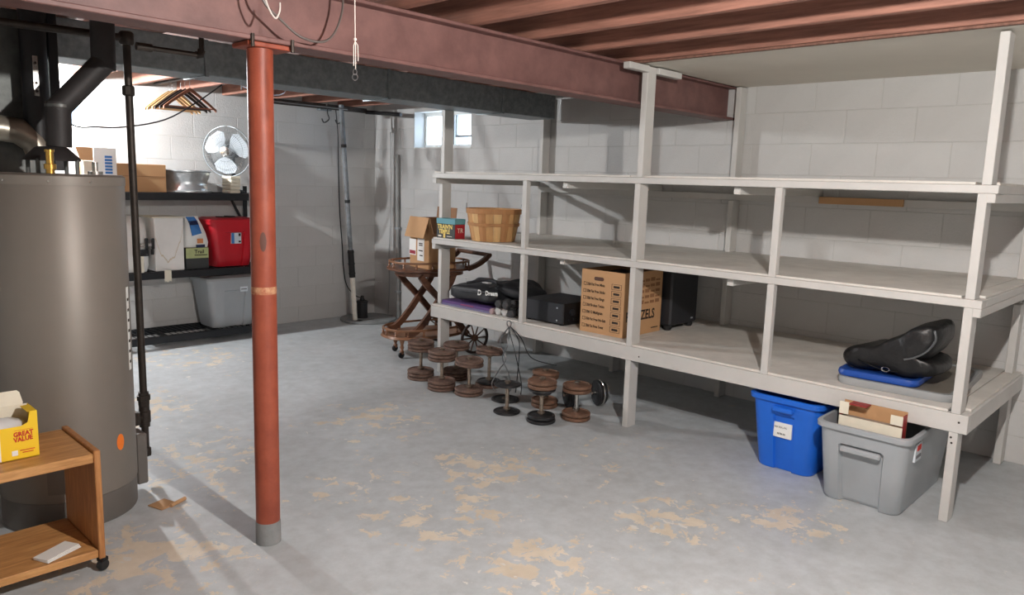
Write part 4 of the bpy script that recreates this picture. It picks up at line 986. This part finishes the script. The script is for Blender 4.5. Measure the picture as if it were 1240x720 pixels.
# pretzel box
px0, px1, py0, py1, ph = 3.845, 4.275, 2.705, 3.045, .41
t = thing('pretzel_carton', (4.06, 2.875, Z2), 0, 'tall open brown carton with a printed checklist on the lower shelf', 'box')
MB().b2((px0, py0, Z2+.0005), (px0+.005, py1, Z2+ph)).build('front_panel', CARD, t)
MB().b2((px1-.005, py0, Z2+.0005), (px1, py1, Z2+ph)).build('back_panel', CARDD, t)
MB().b2((px0+.005, py0, Z2+.0005), (px1-.005, py0+.005, Z2+ph)).build('side_panel', CARD, t)
MB().b2((px0+.005, py1-.005, Z2+.0005), (px1-.005, py1, Z2+ph)).build('side_panel', CARD, t)
MB().b2((px0+.005, py0+.005, Z2+.0005), (px1-.005, py1-.005, Z2+.005)).build('bottom', CARDD, t)
MB().b2((px0+.01, py0+.01, Z2+ph-.055), (px1-.01, py1-.01, Z2+ph-.03), .004).build('interior_shade', BLACK, t)  # black slab stands in for the shade inside the open top
MB().loft([[V((px0-d_, 2.905+p.y, Z2+ph-.055+p.x)) for p in rrect(.012, .038, .011, 4, 0)] for d_ in (.0003, .0013)]).build('hand_hole', DARKBR, t)
rows_ = ['20# Fat Free Minis', '20# Fat Free Sticks', '20# Fat Free Rings', '20# Broken Twists', '20# 12 Multigrain', '20# Fat Free No-Salt', '20# Fat Free Twist']
for k, s_ in enumerate(rows_):
    z = Z2+.305-.0455*k; y = py1-.018
    q = MB(); q.b2((px0-.0012, y-.022, z), (px0-.0002, y-.0195, z+.022)); q.b2((px0-.0012, y-.002, z), (px0-.0002, y, z+.022)); q.b2((px0-.0012, y-.0195, z), (px0-.0002, y-.002, z+.0025)); q.b2((px0-.0012, y-.0195, z+.0195), (px0-.0002, y-.002, z+.022))
    q.build('check_square', INK, t)
    text(s_, .026, (px0-.0008, y-.028, z+.003), ny, up_, INK, t, bold=.0004, sx=.72)
    q = MB(); ya, yb_ = py0+.022, py0+.098; z0 = z-.006
    for lo, hi in (((px0-.0012, ya, z0), (px0-.0002, yb_, z0+.002)), ((px0-.0012, ya, z0+.034), (px0-.0002, yb_, z0+.036)), ((px0-.0012, ya, z0+.002), (px0-.0002, ya+.002, z0+.034)), ((px0-.0012, yb_-.002, z0+.002), (px0-.0002, yb_, z0+.034)), ((px0-.0012, ya+.015, z0+.011), (px0-.0002, yb_-.015, z0+.025))): q.b2(lo, hi)
    q.build('code_box', INK, t)
text('PRETZELS', .088, (px0+.03, py0-.0008, Z2+.10), (1, 0, 0), up_, INK, t, bold=.0022, sx=.85)
pp = MB()
for k in range(5):
    for j in range(6): pp.b2((px0+.05+.06*j, py0-.0012, Z2+.20+.036*k), (px0+.05+.06*j+.048, py0-.0002, Z2+.212+.036*k+.006*((j+k) % 3)))
pp.build('printed_pattern', mat('brown_print', (140, 98, 66), .8), t)
patch((px1-.11, py0-.0012, Z2+.03), (px1-.03, py0-.0002, Z2+.036), INK, t, 'fine_print')
# subwoofer
t = thing('speaker_cabinet', (4.475, 2.83, Z2), 0, 'black upright subwoofer cabinet on feet behind the brown carton', 'speaker')
MB().b2((4.30, 2.645, Z2+.032), (4.64, 3.02, Z2+.40), .012).build('cabinet', DARKBOX, t)
for x in (4.335, 4.60):
    for y in (2.685, 2.98): MB().lathe([(.022, .0005), (.028, .01), (.030, .032)], Matrix.Translation((x, y, Z2)), 14).build('foot', RUBBER, t, 40)
MB().b2((4.56, 2.6425, Z2+.06), (4.585, 2.6448, Z2+.07)).build('badge', GREYP, t)
# lids and bag at the right end
t = thing('tote_lid', (4.22, 1.13, Z2), .06, 'large grey plastic tote lid lying on the lower shelf', 'lid')
def lidshape(a, b, r, h):
    return [rrect(a, b, r, 6, .0005), rrect(a+.004, b+.004, r, 6, h*.5), rrect(a, b, r, 6, h), rrect(a-.012, b-.012, r, 6, h+.003), rrect(a-.03, b-.03, r*.8, 6, h-.006), rrect(a-.10, b-.06, r*.7, 6, h-.006)]
MB().loft(lidshape(.385, .265, .07, .036)).build('shell', GREYL, t, 35, local=True)
MB().loft([rrect(.352, .232, .05, 6, .031), rrect(.350, .230, .05, 6, .0335)]).build('dusty_top', GREYT, t, 35, local=True)
for s_ in (-1, 1): MB().box((s_*.374, 0, .030), (.02, .13, .012), 0, .004).build('latch', GREYL, t, local=True)
zl = Z2+.0398
t = thing('plastic_cover', (4.09, 1.205, zl), .05, 'blue plastic tote lid lying on the grey lid', 'lid')
MB().loft(lidshape(.24, .185, .05, .030)).build('shell', BLUELID, t, 35, local=True)
for y in (-.09, .09): MB().box((-.238, y, .016), (.010, .05, .012), 0, .003).build('latch_slot', BLUEP, t, local=True)
t = thing('vinyl_bag', (4.07, 1.17, zl+.034), 0, 'folded black vinyl bag flopped over the blue lid', 'bag')
# folded bag: profile in y-z swept along x
prof = [(1.375, .012), (1.392, .045), (1.375, .082), (1.32, .112), (1.24, .132), (1.17, .170), (1.10, .222), (1.03, .262), (.985, .272), (.957, .252), (.950, .205), (.968, .150), (.995, .112), (1.018, .092), (.972, .086), (.945, .060), (.952, .02), (1.03, .004), (1.20, .002), (1.32, .002)]
pc = catmull([V((0, y, z)) for y, z in prof], 3, True)
rings = []
for k, (x, s_, dz, dy) in enumerate(((3.905, .72, .02, 0), (3.915, .90, .008, 0), (3.94, .98, 0, 0), (4.05, 1.0, .0, -.004), (4.15, .98, -.0, -.01), (4.22, .92, .0, -.01), (4.24, .72, .02, -.01))):
    cy_ = 1.17; cz_ = .09
    rings.append([V((x+.015*noise.noise(V((p.y*9, p.z*9, x*5)))+.30*(p.z-.1)*0, cy_+(p.y-cy_)*s_+dy, zl+.034+max(.0008, cz_+(p.z-cz_)*s_+.020*noise.noise(V((p.y*8, p.z*12, x*14)))))) for p in pc])
MB().loft(rings).build('bag_body', LEATHER, t, 70)
def bagline(pts, r, m, name): MB().tube(pts, r, 6, False, 4).build(name, m, t, 60)
bagline([(3.908, .972, zl+.034+.245), (3.906, .962, zl+.034+.20), (3.908, .992, zl+.034+.145), (3.91, 1.04, zl+.034+.105), (3.908, 1.09, zl+.034+.085)], .0055, mat('zip_silver', (120, 122, 124), .35, .7), 'zip')
bagline([(3.905, 1.30, zl+.08), (3.90, 1.24, zl+.062), (3.90, 1.17, zl+.05), (3.902, 1.11, zl+.052)], .005, LEATHER, 'strap')
MB().tube([(3.897, 1.165+.018*math.cos(k*PI/6), zl+.056+.011*math.sin(k*PI/6)) for k in range(12)], .0028, 5, True).build('ring_buckle', CHROME, t, 60)

# ================================================================== UNDER THE SHELF
def handle_lip(parent, x, y0, y1, z, m, name='handle'):
    return MB().b2((x-.022, y0, z-.022), (x+.004, y1, z+.006), .006).build(name, m, parent)
bt_ = tote('blue_tote', (3.955, 1.59, 0), .42, .375, .405, BLUEP, 'blue plastic tote with a handwritten white label under the shelf', .80, (.014, .30))
handle_lip(bt_, 3.742, 1.535, 1.645, .352, BLUEP)
lb = patch((3.7685, 1.548, .185), (3.782, 1.652, .265), WHITE, bt_, 'paper_label')
for z, a, b in ((.240, 1.642, 1.570), (.205, 1.625, 1.578)):
    for q in range(3):
        ya = a-(a-b)*q/3; MB().tube([(3.7682, ya-(a-b)/3*.8*u/7, z+.006*math.sin(u*2.2+q*1.7)) for u in range(8)], .0011, 4).build('handwriting', INK, lb)
g2 = tote('large_grey_tote', (3.955, 1.14, 0), .80, .405, .392, GREYP, 'large open grey plastic tote holding a cardboard carton under the shelf', .87, (.035, .45))
g2.location.x = 3.965
handle_lip(g2, 3.585, 1.05, 1.23, .285, GREYP)
st = patch((3.70, .938, .255), (3.79, .962, .34), LBL, g2, 'sticker'); patch((3.72, .936, .305), (3.775, .9378, .33), INKR, st, 'red_print'); patch((3.71, .936, .27), (3.78, .9378, .285), mat('grey_print', (120, 120, 124), .7), st, 'grey_print')
t = thing('flat_carton', (3.698, 1.14, .022), 0, 'open flat cardboard carton with red corners standing in the large grey tote', 'box')
def fpart(lo, hi, m, name, parent=t):
    lo, hi = (lo[0], lo[1], lo[2]+.208 if lo[2] > .1 else .0), (hi[0], hi[1], hi[2]+.208)
    return MB().b2(lo, hi).build(name, m, parent, local=True)
fpart((-.03, -.143, .0), (-.026, .143, .180), CREAM, 'front_panel')
fpart((.030, -.143, .0), (.034, .143, .245), CARD, 'back_panel')
fpart((-.026, -.143, .0), (.030, -.139, .235), mat('carton_red', (150, 44, 42), .6), 'end_panel')
fpart((-.026, .139, .0), (.030, .143, .235), mat('carton_red', (150, 44, 42), .6), 'end_panel')
fpart((-.034, .10, .19), (-.0305, .143, .25), CREAM, 'corner_flap'); fpart((-.034, -.143, .19), (-.0305, -.09, .235), CREAM, 'corner_flap')
fpart((-.034, .02, .240), (.03, .10, .246), mat('carton_red', (150, 44, 42), .6), 'red_tab')
fpart((-.020, -.136, .165), (.024, .136, .175), mat('carton_contents', (150, 140, 128), .7), 'contents')

# ================================================================== DUMBBELLS
pcache = {}
def plate(parent, z, r, th, m, dx=0, dy=0, tilt=0, name='plate'):
    key = (r, th, m.name)
    if key not in pcache:
        prof = [(.013, .002), (r*.45, .002), (r*.5, .004), (r*.82, .004), (r*.86, 0), (r*.94, 0), (r*.985, th*.18), (r, th*.5), (r*.985, th*.82), (r*.94, th), (r*.86, th), (r*.82, th-.004), (r*.5, th-.004), (r*.45, th-.002), (.013, th-.002)]
        o = MB().lathe(prof, None, 32, False).build(name, m, parent, 30, local=True); pcache[key] = o.data
    else:
        o = bpy.data.objects.new(name, pcache[key]); C.objects.link(o); o.parent = parent
    o.location = (dx, dy, z); o.rotation_euler = (tilt, tilt*.6, random.uniform(0, 6)); return o
DBG = 'adjustable dumbbells on the floor'
def dumbbell(x, y, h, bot, top, label, ttilt=0, barm=BARST, rz=0):
    t = thing('dumbbell', (x, y, 0), rz, label, 'dumbbell', DBG)
    z = .001
    for r, th, m in bot: plate(t, z, r, th, m); z += th+.004
    zb = z
    MB().lathe([(.020, 0), (.024, .004), (.024, .014), (.016, .018)], Matrix.Translation((0, 0, zb)), 16).build('collar', barm, t, 40, local=True)
    tt = sum(th+.004 for _, th, _ in top); z = h-tt
    MB().cyl((0, 0, .004), (0, 0, h+.012), .0125, 14).build('bar', barm, t, 40, local=True)
    MB().lathe([(.016, -.018), (.024, -.014), (.024, -.004), (.020, 0)], Matrix.Translation((0, 0, z)), 16).build('collar', barm, t, 40, local=True)
    for r, th, m in top: plate(t, z, r, th, m, tilt=ttilt); z += th+.004
    MB().lathe([(.017, 0), (.021, .003), (.021, .010), (.014, .013)], Matrix.Translation((0, 0, z)), 6).build('end_nut', barm, t, 40, local=True)
    return t
Rr, Br, Kr = (.100, .021, RUST), (.088, .021, RUSTB), (.088, .014, PLBLACK)
R2 = (.098, .021, RUST)
dumbbell(3.515, 4.275, .292, [Rr]*3, [Rr]*3, 'rusty dumbbell with three plates at each end, nearest the tea cart')
dumbbell(3.445, 3.955, .288, [Rr]*3, [Rr]*3, 'rusty dumbbell with three plates at each end, beside the shelf leg')
dumbbell(3.505, 3.735, .255, [Rr]*2, [Rr]*2, 'rusty dumbbell with two plates at each end, between the leg and the wires', .05)
dumbbell(3.73, 4.12, .275, [Rr]*3, [Rr, R2], 'rusty dumbbell standing just behind the shelf leg')
dumbbell(3.765, 3.80, .285, [Rr, (.088, .018, PLBLACK)], [Rr]*2, 'rusty dumbbell with a tilted top plate and a black lower plate', .10)
dumbbell(3.405, 3.265, .198, [Kr], [Kr], 'black dumbbell with one thin plate at each end', 0, BARST)
dumbbell(3.435, 2.995, .272, [(.092, .020, PLBLACK), (.088, .022, PLBLACK)], [(.062, .014, PLBLACK), (.086, .014, PLBLACK), (.092, .024, RUSTB), (.092, .022, RUSTB)], 'dumbbell with black lower plates and brown plates on top')
dumbbell(3.645, 2.885, .232, [(.092, .022, RUSTB)]*2, [(.092, .022, RUSTB)]*2, 'brown-plated dumbbell with a bright chrome bar', 0, CHROME)
dumbbell(3.70, 3.20, .245, [(.090, .024, RUSTB)]*2, [(.090, .024, RUSTB)]*2, 'brown-plated dumbbell half hidden behind the black-based one', .06)
t = thing('weight_plate', (3.60, 3.47, 0), 0, 'thin black weight plate lying flat on the floor by the dumbbells', 'weight plate')
MB().lathe([(.015, .001), (.07, .001), (.075, 0), (.094, .001), (.096, .006), (.094, .012), (.08, .014), (.07, .008), (.015, .008)], None, 36, False).build('disc', PLBLACK, t, 30, local=True)
MB().lathe([(.016, .008), (.024, .009), (.024, .013), (.016, .014)], None, 20, False).build('centre_ring', BARST, t, 30, local=True)
# dumbbell lying on its side
t = thing('dumbbell', (3.90, 3.02, 0), -.5, 'black dumbbell lying on its side with shiny chrome-edged plates', 'dumbbell', DBG)
for x, r, th, m in ((-.13, .088, .022, PLBLACK), (-.105, .088, .022, PLBLACK), (.08, .088, .02, PLBLACK), (.104, .088, .016, CHROME), (.124, .075, .016, PLBLACK), (.144, .06, .014, CHROME)):
    p = plate(t, 0, r, th, m); p.location = (x, 0, .0895); p.rotation_euler = (0, PI/2, 0)
MB().cyl((-.15, 0, .0895), (.18, 0, .0895), .0125, 14).build('bar', CHROME, t, 40, local=True)
# wires hanging from the rail
t = thing('wire_hangers', (3.70, 3.56, .22), 0, 'bundle of twisted grey wire handles hooked over the shelf edge', 'wire')
wx = 3.725
top = V((wx, 3.575, .50))
MB().tube([top+V((0, .022*math.cos(k*PI/6), .020*math.sin(k*PI/6))) for k in range(12)], .0035, 6, True).build('top_ring', WIRE, t, 60)
def strand(pts, m=WIRE, r=.0042): MB().tube(pts, r, 6, False, 5).build('strand', m, t, 60)
strand([(wx, 3.57, .482), (wx, 3.64, .40), (wx-.01, 3.645, .34), (wx-.01, 3.585, .25), (wx-.02, 3.64, .16), (wx-.06, 3.67, .06), (wx-.05, 3.63, .012)])
strand([(wx, 3.56, .482), (wx, 3.585, .40), (wx-.01, 3.575, .34), (wx-.012, 3.62, .25), (wx-.02, 3.55, .16), (wx-.04, 3.50, .06), (wx-.05, 3.53, .018)])
DW = mat('dark_wire', (60, 62, 64), .4, .6)
strand([(wx, 3.58, .482), (wx, 3.55, .40), (wx, 3.50, .28), (wx+.02, 3.46, .10), (wx+.02, 3.46, .012)], DW, .0035)
strand([(wx, 3.56, .482), (wx, 3.48, .40), (wx, 3.47, .30), (wx+.02, 3.50, .12), (wx+.03, 3.52, .012)], DW, .0035)
strand([(wx, 3.57, .482), (wx, 3.46, .42), (wx+.0, 3.36, .30), (wx+.05, 3.22, .27), (wx+.06, 3.18, .27)], DW, .0035)
